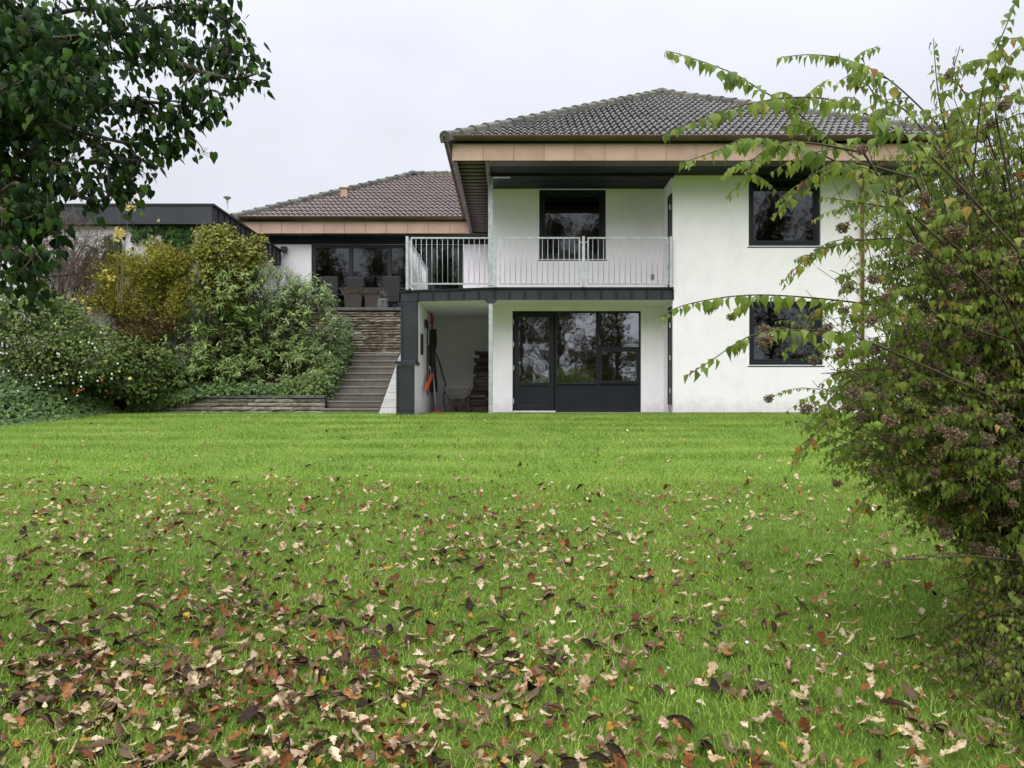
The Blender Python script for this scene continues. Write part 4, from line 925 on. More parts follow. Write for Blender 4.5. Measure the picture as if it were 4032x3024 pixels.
def ivy_leaf():
    out = [(0, 0), (.2, -.10), (.40, .02), (.42, .22), (.40, .40), (.22, .64), (0, 1.0), (-.22, .64), (-.40, .40), (-.42, .22), (-.40, .02), (-.2, -.10)]
    v = [(0, .28, .06)]+[(x*0.8, y, -0.10*abs(x)-0.14*max(0, y-.4)) for x, y in out]; n = len(out)
    return np.array(v), [(0, 1+i, 1+(i+1) % n) for i in range(n)]
IVY = ivy_leaf()
def maple_leaf():
    out = [(0, 0), (.2, .02), (.5, -.02), (.42, .2), (.7, .45), (.38, .48), (.3, .62), (0, 1.05), (-.3, .62), (-.38, .48), (-.7, .45), (-.42, .2), (-.5, -.02), (-.2, .02)]
    v = [(0, .3, .05)]+[(x*.85, y, -.12*abs(x)) for x, y in out]; n = len(out)
    return np.array(v), [(0, 1+i, 1+(i+1) % n) for i in range(n)]
MAPLE = maple_leaf()

M['bushleaf'] = leafmat('shrub_leaf', [(0, (0.130,0.205,0.036)), (0.35, (0.210,0.310,0.050)), (0.7, (0.270,0.365,0.062)), (0.93, (0.37,0.43,0.07)), (0.965, (0.46,0.33,0.07)), (1, (0.42,0.19,0.05))], 0.42, 0.45, 0.35)
M['ivyleaf'] = leafmat('ivy_leaf', [(0, (0.008,0.022,0.006)), (0.5, (0.020,0.052,0.011)), (0.85, (0.050,0.115,0.020)), (1, (0.11,0.20,0.030))], 0.5, 0.25, 0.12)
M['bankivy'] = leafmat('bank_ivy_leaf', [(0, (0.034,0.080,0.020)), (0.5, (0.078,0.145,0.036)), (1, (0.170,0.240,0.065))], 0.45, 0.18, 0.3)
M['laurel'] = leafmat('laurel_leaf', [(0, (0.100,0.180,0.045)), (0.5, (0.200,0.300,0.080)), (0.9, (0.33,0.43,0.13)), (1, (0.44,0.50,0.11))], 0.28, 0.25, 0.55)
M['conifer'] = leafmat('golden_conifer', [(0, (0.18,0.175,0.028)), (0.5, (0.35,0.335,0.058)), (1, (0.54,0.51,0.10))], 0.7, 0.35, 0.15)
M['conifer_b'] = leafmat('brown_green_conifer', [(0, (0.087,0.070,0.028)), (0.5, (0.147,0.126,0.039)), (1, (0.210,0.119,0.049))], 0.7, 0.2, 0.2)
M['climber'] = leafmat('yellow_green_climber', [(0, (0.143,0.165,0.024)), (0.5, (0.242,0.264,0.039)), (0.9, (0.374,0.363,0.055)), (1, (0.264,0.176,0.088))], 0.55, 0.3, 0.3)
M['hedge'] = leafmat('hedge_leaf', [(0, (0.072,0.120,0.030)), (0.5, (0.135,0.205,0.046)), (1, (0.24,0.30,0.07))], 0.5, 0.28, 0.3)
M['yellow'] = leafmat('yellow_leaf', [(0, (0.52,0.38,0.06)), (1, (0.62,0.52,0.14))], 0.5, 0.35, 0.3)
M['seed'] = leafmat('brown_seedhead', [(0, (0.15,0.10,0.065)), (0.5, (0.28,0.20,0.135)), (1, (0.48,0.37,0.26))], 0.85, 0.15, 0.1)
M['ivyflower'] = leafmat('ivy_umbel', [(0, (0.10,0.12,0.05)), (1, (0.17,0.18,0.08))], 0.8, 0.2, 0.1)
M['treeleaf'] = leafmat('autumn_tree_leaf', [(0, (0.05,0.06,0.018)), (0.6, (0.10,0.09,0.025)), (1, (0.18,0.11,0.03))], 0.6, 0.25, 0.2)
M['berry'] = plain('white_berry', [(0.72,0.72,0.68),(0.8,0.8,0.77)], 5, 0.5)
M['redflower'] = plain('red_flower', [(0.45,0.03,0.02),(0.55,0.05,0.03)], 5, 0.6)

class Plant:
    def __init__(s, seed): s.r = np.random.default_rng(seed); s.mb = MB(); s.p = []; s.d = []; s.n = []; s.s = []
    def leaf(s, p, d, n, sc_): s.p.append(p); s.d.append(d); s.n.append(n); s.s.append(sc_)
    def arrays(s): return np.array(s.p), np.array(s.d), np.array(s.n), np.array(s.s)
def in_view(p, m=0.0):
    q = (p[:, 0]/p[:, 1])*F+2010; w_ = 1600-(p[:, 2]-EYE)/p[:, 1]*F
    return (p[:, 1] > 0.3) & (q > -m) & (q < 4032+m) & (w_ > -m) & (w_ < 3024+m)
def leaves_out(pl, tpl, m, parent, name='foliage', single=300, leafname='leaf', fine=None):
    """the nearest visible leaves as parts, the rest as one part"""
    p, d_, n_, s_ = pl.arrays(); tv, tf = tpl; Rm = frame(d_, n_); rnd = pl.r.random(len(p))
    pick = np.zeros(len(p), bool)
    if single:
        sc0 = np.where(in_view(p), s_/p[:, 1], 0); pick[np.argsort(-sc0)[:single]] = True
        fv, ff = fine or tpl; me = bpy.data.meshes.new(leafname); me.from_pydata([tuple(q) for q in fv], [], ff); me.polygons.foreach_set('use_smooth', [True]*len(ff)); me.materials.append(m)
        inv = Matrix.Translation(-Vector(parent.location)) if parent.type == 'EMPTY' else Matrix.Identity(4)
        for i in np.where(pick)[0]:
            o = bpy.data.objects.new(leafname, me); col.objects.link(o); o.parent = parent; o.matrix_parent_inverse = inv; o.matrix_basis = mat4(Rm[i], s_[i], p[i])
    k = ~pick
    if k.any():
        o = new_obj(name, scatter_mesh(name, tv, tf, Rm[k], s_[k], p[k], rnd[k]), parent, m); tag(o, kind='stuff')

def ellipsoid_pts(r, n, c, rad, shell=0.0):
    u = r.normal(0, 1, (n, 3)); u /= np.linalg.norm(u, axis=1, keepdims=True); k = (shell+(1-shell)*r.random(n))**(1/3)
    return np.asarray(c)+u*k[:, None]*np.asarray(rad), u

# ---------------------------------------------------------------- big arching shrub at the right, close to the camera
def arching_shrub():
    t = thing('arching_shrub', (2.95, 4.2, float(gz(2.95, 4.2))), 'large arching shrub with pointed green leaves and brown seedheads at the right', 'shrub')
    pl = Plant(21); r = pl.r; seeds = []
    base = lambda: np.array((2.95+r.normal(0, .12), 4.15+r.normal(0, .13), float(gz(2.9, 4.2))-.05))
    def twig(p0, d0, ln, leaves, ls, droop=0.5, rad=0.0035, side=None):
        """thin shoot with opposite pairs of leaves"""
        pts = [np.array(p0)]; dd = np.array(d0)/np.linalg.norm(d0); m = 3
        for k in range(m): dd = dd+np.array((0, 0, -droop/m))+r.normal(0, .06, 3); dd /= np.linalg.norm(dd); pts.append(pts[-1]+dd*ln/m)
        pts = np.array(pts); pl.mb.tube(pts, np.linspace(rad, rad*.35, m+1), 3, False)
        hang(pts, leaves, ls, 0.12); return pts
    def hang(pts, leaves, ls, start=0.1):
        L_ = len(pts)-1
        for k in range(leaves):
            u = start+(1-start)*(k+0.5)/leaves; i = min(int(u*L_), L_-1); p = pts[i]+(pts[i+1]-pts[i])*(u*L_-i); ax = pts[i+1]-pts[i]; ax = ax/np.linalg.norm(ax)
            sd = np.cross(ax, (0, 0, 1.0)); sd = sd/(np.linalg.norm(sd)+1e-6)
            for sgn in (-1, 1):
                if r.random() < 0.16: continue
                dr = sd*sgn*r.uniform(.15, .75)+ax*r.uniform(-.1, .6)+np.array((0, 0, -r.uniform(.35, 1.4))); nn = np.array((0, 0, 1.0))+sd*sgn*.5+r.normal(0, .35, 3)
                pl.leaf(p+sd*sgn*.006, dr, nn, ls*r.uniform(.5, 1.25)*(1-0.45*u**3))
    # sprays that stand out against the sky and the wall: pixel path of each one, and the depth it grows at
    sprays = [
        ([(3900,1250),(3640,900),(3400,650),(3247,537),(3118,427),(2988,350),(2878,285),(2697,220),(2622,200)], (3.6, 2.95), .066),
        ([(3900,800),(3780,600),(3640,440),(3480,300),(3330,235),(3200,215),(3075,225)], (3.9, 3.1), .062),
        ([(4000,980),(3800,750),(3600,560),(3450,470),(3280,395),(3100,385),(2900,420),(2750,470),(2608,530)], (3.2, 2.55), .072),
        ([(3950,1180),(3650,900),(3500,770),(3300,640),(3100,565),(2940,545),(2830,590),(2690,640)], (3.3, 2.7), .066),
        ([(3820,900),(3840,600),(3880,300),(3950,130),(4015,-30)], (3.4, 3.1), .07),
        ([(4000,1350),(3650,1240),(3400,1195),(3100,1165),(2900,1165),(2700,1200),(2590,1250)], (3.4, 2.8), .058),
        ([(3900,1560),(3500,1380),(3300,1310),(3100,1300),(2950,1325),(2800,1420),(2705,1480)], (3.3, 2.7), .062),
        ([(3850,1150),(3600,960),(3400,945),(3250,980),(3150,1040),(3075,1120)], (3.5, 2.9), .055),
        ([(3800,800),(3720,500),(3690,330),(3675,150)], (3.9, 3.5), .058),
        ([(3800,1000),(3600,850),(3400,800),(3230,775)], (3.4, 3.1), .045),
        ([(3400,600),(3150,560),(3000,600),(2930,700),(2860,780)], (3.2, 3.0), .052),
        ([(3600,700),(3350,640),(3200,690),(3120,780),(3040,860)], (3.3, 3.0), .052),
        ([(3800,1500),(3500,1530),(3300,1620),(3180,1750),(3095,1890)], (3.5, 3.1), .05),
        ([(3850,1550),(3550,1450),(3350,1500),(3230,1620),(3160,1700)], (3.7, 3.2), .055),
        ([(3950,1900),(3700,1830),(3500,1880),(3380,2000),(3330,2080)], (3.6, 3.3), .055),
        ([(3950,2200),(3800,2190),(3650,2200),(3500,2210),(3370,2260)], (3.4, 3.0), .045),
        ([(3950,700),(3850,450),(3760,300),(3780,180)], (3.6, 3.3), .06),
        ([(3800,750),(3580,450),(3450,380),(3380,230),(3460,180)], (3.8, 3.5), .055),
        ([(3950,600),(3920,420),(3960,250),(4040,160)], (3.3, 3.2), .062),
    ]
    for si, (path, (d0, d1), ls) in enumerate(sprays):
        Dp = np.linspace(d0, d1, len(path)); pts = spline([P(a, b, D) for (a, b), D in zip(path, Dp)], 34); 
        root = base(); md = root*.45+pts[0]*.55+np.array((.12, .08, .10))-(pts[6]-pts[0])*.25; lead = spline([root, md, pts[0], pts[4], pts[8]], 31)[:16]; pts[:1] = lead[-1:]
        full = np.vstack((lead[:-1][::2][:7], pts)); pl.mb.tube(full, np.concatenate((np.linspace(.008, .0055, 7), np.linspace(.0054, .0014, len(pts)))), 5)
        seg = np.linalg.norm(np.diff(pts, axis=0), axis=1).sum(); hang(pts, int(seg/(.085 if si in (5, 6) else .058)), ls*1.12, 0.22)
        for u in np.linspace(.12, .7, 7):
            i = int(u*33); ax = pts[i+1]-pts[i]; ax = ax/np.linalg.norm(ax); q = np.cross(ax, r.normal(0, 1, 3)); q[2] = abs(q[2])*.4
            tp = twig(pts[i], ax*.5+q*.9, r.uniform(.12, .3)*(1.2-u), int(r.integers(4, 8)), ls*.85, .9)
            if r.random() < .10: seeds.append(tp[-1])
    # the body of the shrub: canes from the base arching through the crown
    crown = [((2.55, 4.0, .75), (.80, .85, .62), 66), ((2.05, 3.75, .15), (.58, .62, .55), 60), ((2.80, 4.0, 1.45), (.70, .7, .55), 84), ((2.4, 3.75, -.35), (.55, .55, .40), 42),
             ((3.0, 4.3, .1), (.9, .9, 1.0), 22), ((2.55, 3.7, -.95), (.40, .5, .50), 56), ((3.4, 4.6, 1.2), (.8, .8, .9), 14), ((2.15, 3.7, .75), (.45, .5, .4), 30), ((2.22, 3.4, -1.1), (.28, .4, .36), 50), ((2.02, 3.05, -1.2), (.24, .3, .28), 34), ((1.95, 3.7, 1.35), (.36, .4, .30), 30), ((2.3, 3.8, 1.2), (.45, .5, .4), 36), ((1.78, 3.5, .95), (.26, .4, .30), 12), ((2.5, 3.75, 1.5), (.5, .4, .42), 44), ((2.1, 3.7, 1.25), (.38, .4, .30), 22), ((2.32, 3.35, -.95), (.34, .35, .36), 30), ((1.56, 3.5, .55), (.30, .4, .34), 30), ((1.64, 3.5, .12), (.34, .4, .30), 26)]
    for c, rad, n in crown:
        tgt, _ = ellipsoid_pts(r, n, c, rad, .25)
        for q in tgt:
            b = base(); mid = (b+q)/2+np.array((r.normal(.1, .12), r.normal(0, .12), .45+r.normal(0, .12))); cane = bez(b, mid, q, 18)
            cane[2:] += r.normal(0, .012, (16, 3)); pl.mb.tube(cane, np.linspace(.006, .0016, 18), 4, False)
            for u in np.linspace(.40, 1.0, 10):
                i = min(int(u*17), 16); ax = cane[i+1]-cane[i]; ax /= np.linalg.norm(ax); o = r.normal(0, 1, 3); o[2] = abs(o[2])*.35
                tp = twig(cane[i], ax*.35+o*.8, r.uniform(.14, .34), int(r.integers(5, 10)), r.uniform(.024, .050), .9, .0022)
                if r.random() < (.30 if 0 < c[2] < 1.0 else .05): seeds.append(tp[-1])
    pl.mb.build('canes', M['cane'], t, True); leaves_out(pl, OVATE, M['bushleaf'], t, fine=OVATE_FINE)
    # seedheads: bristly brown clusters
    seeds = np.array(seeds); tv, tf = CARD; pass
    V_, F_ = [], []
    n = 240; u = r.normal(0, 1, (n, 3)); u /= np.linalg.norm(u, axis=1, keepdims=True); pos = u*r.uniform(.1, .75, (n, 1))*np.array((1, 1, .75))
    sm_ = scatter_mesh('seedhead', tv, tf, frame(u+r.normal(0, .5, (n, 3)), r.normal(0, 1, (n, 3))), np.full(n, .34), pos, r.random(n)); sm_.materials.append(M['seed'])
    inv = Matrix.Translation(-Vector(t.location))
    sv = seeds[in_view(seeds, 150)]; sv = sv[np.argsort(sv[:, 1])][:300]
    for i, q in enumerate(sv):
        o = bpy.data.objects.new('seedhead', sm_); col.objects.link(o); o.parent = t; o.matrix_parent_inverse = inv
        o.matrix_basis = Matrix.Translation(q)@Matrix.Rotation(r.uniform(0, 6.28), 4, 'Z')@Matrix.Rotation(r.normal(0, .5), 4, 'X')@Matrix.Scale(r.uniform(.022, .042), 4)
arching_shrub()

# ---------------------------------------------------------------- ivy-clad tree at the upper left
def ivy_tree():
    root = np.array((-3.1, 3.6, float(gz(-3.1, 3.6))))
    t = thing('ivy_clad_tree', tuple(root), 'tree smothered in dark glossy ivy overhanging the upper left', 'tree')
    pl = Plant(31); r = pl.r; umb = []
    trunk = spline([root-np.array((0, 0, .1)), (-3.15, 3.6, -.2), (-3.05, 3.55, 1.0), (-3.0, 3.5, 2.2), (-2.9, 3.4, 3.6)], 20)
    MB().tube(trunk, np.linspace(.17, .07, 20), 9).build('trunk', M['bark'], t, True)
    limbs = [([(-3.05,3.55,1.0), P(150,330,3.5), P(420,240,3.4), P(700,200,3.3), P(860,190,3.2), P(980,230,3.15)], 1.0),
             ([(-3.0,3.5,1.6), P(200,60,3.6), P(520,40,3.5), P(760,20,3.4), P(900,80,3.3)], 1.0),
             ([(-3.05,3.55,.9), P(100,420,3.2), P(330,420,3.1), P(560,400,3.05), P(720,420,3.0), P(840,400,3.0)], .9),
             ([(-3.05,3.55,.8), P(80,520,3.3), P(300,520,3.2), P(480,560,3.1), P(600,560,3.1), P(680,530,3.05)], .55),
             ([(-3.1,3.6,.7), P(30,640,3.4), P(200,640,3.2), P(330,690,3.1), P(440,700,3.05), P(520,690,3.0)], .55),
             ([(-3.1,3.6,.5), P(0,760,3.1), P(80,810,3.0), P(150,850,2.95), P(190,840,2.9)], .8),
             ([(-3.1,3.6,.4), P(-60,860,2.9), P(30,930,2.85), P(90,1000,2.8), P(150,1010,2.75)], .6),
             ([(-3.0,3.5,1.9), P(300,-120,3.7), P(650,-150,3.6), P(880,-60,3.5)], 1.0),
             ([(-3.05,3.55,1.3), P(60,200,3.1), P(250,150,2.9), P(480,130,2.85), P(650,160,2.9)], 1.0),
             ([(-3.05,3.55,1.2), P(40,330,3.0), P(180,300,2.8), P(330,330,2.75)], .8),
             ([P(200,640,3.2), P(300,760,3.1), P(390,790,3.05), P(450,760,3.0)], .45), ([P(330,640,3.1), P(420,640,3.05), P(430,720,3.0), P(435,770,3.0)], .45), ([P(300,520,3.2), P(420,600,3.1), P(500,640,3.1), P(540,630,3.0)], .5),
             ([P(-20,950,2.9), P(60,1040,2.8), P(130,1110,2.8)], .7), ([P(480,400,3.1), P(640,470,3.05), P(720,500,3.0), P(770,490,3.0)], .8), ([P(700,250,3.3), P(820,290,3.2), P(930,310,3.1), P(1010,290,3.1)], .9)]
    for li, (path, dens) in enumerate(limbs):
        dens *= .78 if li in (2, 3, 4, 5, 10, 11, 12, 14) else .9; pts = spline(path, 36); L_ = np.linalg.norm(np.diff(pts, axis=0), axis=1).sum(); pl.mb.tube(pts, np.linspace(.014, .003, 36), 5)
        for u in np.linspace(.10, 1.0, int(31*L_*dens)):
            i = min(int(u*35), 34); ax = pts[i+1]-pts[i]; ax /= np.linalg.norm(ax); o = r.normal(0, 1, 3); o[2] *= .75
            ln = r.uniform(.07, .20)*(1.15-.45*u); dd = ax*.55+o*.7+np.array((0, 0, -.15)); dd /= np.linalg.norm(dd); tp = [pts[i]]
            for k in range(5): dd = dd+np.array((0, 0, -.10))+r.normal(0, .12, 3); dd /= np.linalg.norm(dd); tp.append(tp[-1]+dd*ln/5)
            tp = np.array(tp); pl.mb.tube(tp, np.linspace(.004, .0016, 6), 3, False)
            for k in range(int(r.integers(6, 13))):
                q = tp[int(r.integers(1, 6))]+r.normal(0, .03, 3); out = np.array((r.normal(.25, .45), r.normal(-.3, .45), r.normal(.3, .35)))
                pl.leaf(q, np.array((r.normal(.15, .4), r.normal(0, .4), -1.0+r.normal(0, .35))), out, r.uniform(.022, .050))
            if r.random() < .05: umb.append(tp[-1])
    for k in range(1100):                                        # ivy climbing the trunk
        q = trunk[int(r.integers(1, 15))]+np.array((0, 0, r.normal(0, .15))); a = r.uniform(0, 6.283); o = np.array((math.cos(a), math.sin(a), .25)); pl.leaf(q+o*r.uniform(.15, .24), np.array((r.normal(0, .3), r.normal(0, .3), -1)), o, r.uniform(.04, .07))
    # dense mass near the trunk
    for c, rad, n in (((-2.42, 3.5, 1.5), (.34, .5, .62), 2600), ((-2.55, 3.4, 1.75), (.55, .5, .42), 2200), ((-2.46, 3.3, 1.05), (.24, .35, .30), 700), ((-2.2, 3.3, 1.62), (.45, .4, .30), 1500)):
        q, u = ellipsoid_pts(r, n, c, rad, .15)
        for a, b in zip(q, u): pl.leaf(a, np.array((r.normal(.1, .4), r.normal(0, .4), -1.0+r.normal(0, .3))), b*.8+np.array((.1, -.4, .35))+r.normal(0, .35, 3), r.uniform(.030, .060))
    for path in ([P(-120,1100,2.9), P(8,1138,2.9), P(120,1160,2.9), P(220,1165,2.9), P(313,1120,2.9)], [P(-50,1060,3), P(90,1085,3), P(200,1090,3), P(345,1072,3)]): pl.mb.tube(spline(path, 16), np.linspace(.007, .002, 16), 5)
    pl.mb.build('branches', M['bark'], t, True); leaves_out(pl, IVY, M['ivyleaf'], t)
    tv, tf = NEEDLE; n = 26; u = r.normal(0, 1, (n, 3)); u /= np.linalg.norm(u, axis=1, keepdims=True)
    me = scatter_mesh('umbel', tv, tf, frame(u, r.normal(0, 1, (n, 3))), np.stack((np.full(n, .25), np.full(n, 1.0), np.full(n, .25)), 1), u*.1, r.random(n)); me.materials.append(M['ivyflower']); inv = Matrix.Translation(-Vector(t.location))
    for q in umb:
        o = bpy.data.objects.new('flower_umbel', me); col.objects.link(o); o.parent = t; o.matrix_parent_inverse = inv; o.matrix_basis = Matrix.Translation(q)@Matrix.Scale(.028, 4)
ivy_tree()

# ---------------------------------------------------------------- shrubs in the bed
def stems(pl, base, tips, rad=.02, bow=.3):
    out = []
    for q in tips:
        b = np.array(base)+pl.r.normal(0, .12, 3)*np.array((1, 1, 0)); c = bez(b, (b+q)/2+np.array((0, 0, bow))+pl.r.normal(0, .1, 3), q, 10)
        pl.mb.tube(c, np.linspace(rad, rad*.25, 10), 4, False); out.append(c)
    return out
def laurel():
    b = (-5.9, 18.0, .7); t = thing('cherry_laurel', b, 'big glossy cherry laurel shrub between the low wall and the steps', 'shrub'); pl = Plant(41); r = pl.r
    lobes = [((-6.0, 17.8, 2.3), (1.3, .8, 1.15), 380), ((-5.0, 18.0, 1.9), (.85, .75, 1.1), 210), ((-6.6, 17.7, 1.3), (.95, .6, .8), 150), ((-5.3, 17.6, 1.0), (1.2, .5, .62), 200), ((-4.75, 18.0, 2.6), (.5, .5, .45), 70), ((-5.85, 18.1, 2.85), (.75, .6, .5), 120), ((-6.5, 17.4, 2.35), (.75, .5, .62), 170), ((-6.9, 17.1, 1.5), (.5, .4, .5), 80), ((-7.2, 16.85, 1.25), (.5, .28, .65), 110), ((-6.4, 17.0, 1.0), (.8, .35, .4), 130), ((-7.0, 16.8, .8), (.7, .25, .3), 90), ((-6.1, 16.75, 2.72), (.62, .3, .42), 120)]
    for c, rad, n in lobes:
        q, u = ellipsoid_pts(r, n, c, rad, .55)
        stems(pl, b, q[:10], .022)
        for p, o in zip(q, u):
            if p[2] < .58+(.15 if p[1] < 17.0 else 0): continue
            dd = o*.8+np.array((0, -.25, .45))+r.normal(0, .3, 3); dd /= np.linalg.norm(dd); ln = r.uniform(.18, .38); tip = p+dd*ln; pl.mb.tube([p-dd*.25, p, tip], [.006, .005, .003], 3, False)
            for k in range(int(r.integers(10, 17))):
                a = r.uniform(.1, 1)**.8; az = r.uniform(0, 6.28); e1 = np.cross(dd, (0.2, .3, 1)); e1 /= np.linalg.norm(e1); e2 = np.cross(dd, e1); sd = e1*math.cos(az)+e2*math.sin(az)
                pl.leaf(p+dd*ln*a, sd*.8+dd*r.uniform(.1, .8)+np.array((0, 0, -.25)), dd+np.array((0, 0, .6))+r.normal(0, .2, 3), r.uniform(.085, .150))
    pl.mb.build('stems', M['bark'], t, True); leaves_out(pl, LAUREL, M['laurel'], t)
laurel()
def conifer():
    b = np.array((-6.35, 17.0, .5)); t = thing('golden_conifer', tuple(b), 'leaning golden yellow conifer with bare dark limbs in the shrub bed', 'conifer'); pl = Plant(51); r = pl.r; pb = Plant(52)
    limbs = [[b, P(640,1440,16.9), P(540,1360,16.7), P(470,1260,16.5), P(430,1180,16.4)], [b, P(650,1420,17.0), P(620,1340,16.8), P(550,1240,16.5), P(470,1150,16.3), P(420,1090,16.3)],
             [P(640,1360,16.8), P(610,1220,16.7), P(560,1120,16.6), P(510,1060,16.6), P(470,1030,16.6)], [P(650,1330,16.9), P(640,1200,16.9), P(640,1090,16.8), P(630,1030,16.8), P(610,985,16.8)],
             [P(640,1200,16.9), P(670,1100,16.8), P(690,1060,16.8), P(700,1020,16.8)], [P(600,1290,16.6), P(520,1240,16.4), P(430,1200,16.3), P(350,1180,16.3)], [P(560,1120,16.6), P(620,1070,16.5), P(660,1000,16.5)],
             [P(600,1290,16.7), P(560,1330,16.4), P(480,1330,16.3)], [P(640,1340,16.8), P(700,1230,16.7), P(720,1130,16.7)], [P(560,1240,16.5), P(500,1180,16.4), P(440,1130,16.4), P(420,1060,16.4)], [P(610,1220,16.7), P(550,1100,16.5), P(540,1030,16.5)], [P(620,1400,16.8), P(560,1400,16.4), P(510,1410,16.3)]]
    for k, path in enumerate(limbs):
        pts = spline(path, 20); pl.mb.tube(pts, np.linspace(.05 if k < 2 else .028, .008, 20), 6)
        for u in np.linspace(.22 if k > 1 else .40, 1, 34):
            i = min(int(u*19), 18)
            for s_ in range(3):
                o = r.normal(0, 1, 3)+np.array((-.2, -.3, .5)); o /= np.linalg.norm(o); ln = r.uniform(.14, .36); c = bez(pts[i], pts[i]+o*ln*.6+np.array((0, 0, .05)), pts[i]+o*ln, 6); pl.mb.tube(c, [.006, .005, .004, .004, .003, .002], 3, False)
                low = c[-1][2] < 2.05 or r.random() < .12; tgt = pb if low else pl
                for q in range(24 if not low else 26):
                    a = r.random(); p = pts[i]+(c[-1]-pts[i])*a+r.normal(0, .075, 3); tgt.leaf(p, o*.7+r.normal(0, .6, 3)+np.array((0, 0, .35)), r.normal(0, 1, 3), r.uniform(.045, .10))
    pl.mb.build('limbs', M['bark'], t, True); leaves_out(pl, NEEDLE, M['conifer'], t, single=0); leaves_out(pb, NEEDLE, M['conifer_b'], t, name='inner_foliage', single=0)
conifer()
def blob_shrub(name, label, cat, base, lobes, tpl, m, size, seed, shell=.5, single=0, stem=True, stemmat='bark', face=(0, -.4, .5), per=1, spread=.06):
    t = thing(name, base, label, cat); pl = Plant(seed); r = pl.r
    for c, rad, n in lobes:
        q, u = ellipsoid_pts(r, n, c, rad, shell)
        if stem: stems(pl, base, q[:7], .016)
        for p, o in zip(q, u):
            for k in range(per):
                dd = o*.6+r.normal(0, .55, 3)+np.array((0, 0, -.1)); pl.leaf(p+r.normal(0, spread, 3), dd, o*.5+np.array(face)+r.normal(0, .4, 3), r.uniform(*size))
            if k % 2 == 0: pl.mb.tube([p-o*.22+r.normal(0, .03, 3), p+o*.05], [.004, .002], 3, False)
    if pl.mb.v: pl.mb.build('stems', M[stemmat], t, True)
    leaves_out(pl, tpl, M[m], t, single=single); return t
blob_shrub('climbing_shrub', 'yellow-green climber bushing out over the garage corner', 'shrub', (-6.4, 17.2, 1.4), [(P(870,985,16.75), (.46, .36, .28), 190), (P(800,985,16.8), (.24, .3, .26), 70), (P(965,995,16.8), (.34, .3, .22), 95), (P(910,940,16.8), (.26, .2, .18), 60), (P(835,930,16.75), (.16, .2, .16), 36), (P(1010,1010,16.8), (.18, .2, .2), 40), (P(900,1075,16.8), (.62, .4, .28), 170), (P(800,940,16.8), (.16, .14, .26), 40), (P(1010,960,16.8), (.16, .12, .14), 30), (P(880,915,16.8), (.10, .1, .16), 24), (P(780,1090,16.8), (.35, .3, .35), 90), (P(860,1170,16.8), (.5, .3, .3), 110)], SMALL, 'climber', (.055, .11), 61, per=5)
# shoots of the climber
hedge = blob_shrub('snowberry_hedge', 'mixed green hedge dotted with white berries at the left', 'hedge', (-10.3, 15.8, .3), [(P(120,1300,15.6), (1.3, .9, .72), 900), (P(380,1400,15.9), (.8, .7, .58), 520), (P(-150,1250,15.4), (1.0, .8, 1.0), 400), (P(560,1420,16.2), (.55, .5, .42), 260), (P(250,1420,15.4), (1.2, .7, .42), 420), (P(520,1500,16.3), (.8, .5, .38), 300), (P(90,1235,15.6), (1.1, .6, .42), 460)], SMALL, 'hedge', (.05, .095), 71, per=5, spread=.09)
r = np.random.default_rng(9); bt = MB(); 
bv, bf = [], []
for (cx_, cy_, sx, sy, n) in ((200,1360,60,130,6), (70,1520,60,40,7), (230,1520,90,40,7), (130,1480,130,60,4), (330,1440,60,60,12), (30,1370,30,80,8), (120,1340,150,160,4), (370,1330,40,40,5)):
    for k in range(n):
        q = P(cx_+r.normal(0, sx), cy_+r.normal(0, sy), 14.72+r.uniform(-.15, .25)); bt.lathe(tuple(q), [(.005, -.02), (.019, -.009), (.02, .005), (.010, .017)], 6)
o = bt.build('white_berries', M['berry'], hedge, True); tag(o, kind='stuff')
bt = MB()
for (a, b) in ((310,1540),(322,1536),(305,1545),(400,1500),(403,1485),(420,1540),(290,1541),(330,1531)):
    q = P(a, b, 14.75); bt.lathe(tuple(q), [(.006, -.014), (.018, -.004), (.019, .004), (.008, .012)], 7)
tag(bt.build('red_flowers', M['redflower'], hedge, True), kind='stuff')
def bare_shrub():
    b = (-9.6, 16.5, .9); t = thing('bare_shrub', b, 'leafless tan shrub with many thin upright stems before the garage', 'shrub'); pl = Plant(81); r = pl.r
    for k in range(46):
        px = r.uniform(60, 470); top = P(px, 800+170*abs((px-270)/220)**2+r.uniform(0, 170), 16.4+r.uniform(-.3, .5)); bb = P(200+(px-200)*.45+r.normal(0, 20), 1260, 16.5+r.uniform(-.2, .3)); c = bez(bb, (bb+top)/2+np.array(((bb[0]-top[0])*.2, 0, .25)), top, 12); pl.mb.tube(c, np.linspace(.030 if k % 6 == 0 else .016, .004, 12), 4, False)
        for q in range(16):
            i = int(r.integers(4, 11)); o = r.normal(0, 1, 3)+np.array((0, 0, .3)); o /= np.linalg.norm(o); ln = r.uniform(.2, .6); e = c[i]+o*ln+np.array((0, 0, -.12)); m_ = c[i]+o*ln*.5+np.array((0, 0, .08)); cc = bez(c[i], m_, e, 5); pl.mb.tube(cc, np.linspace(.007, .002, 5), 3, False)
            for z in range(3): e2 = cc[3]+r.normal(0, .14, 3); pl.mb.tube([cc[2], e2], [.004, .002], 3, False)
    pl.mb.build('stems', M['twig'], t, True)
bare_shrub()
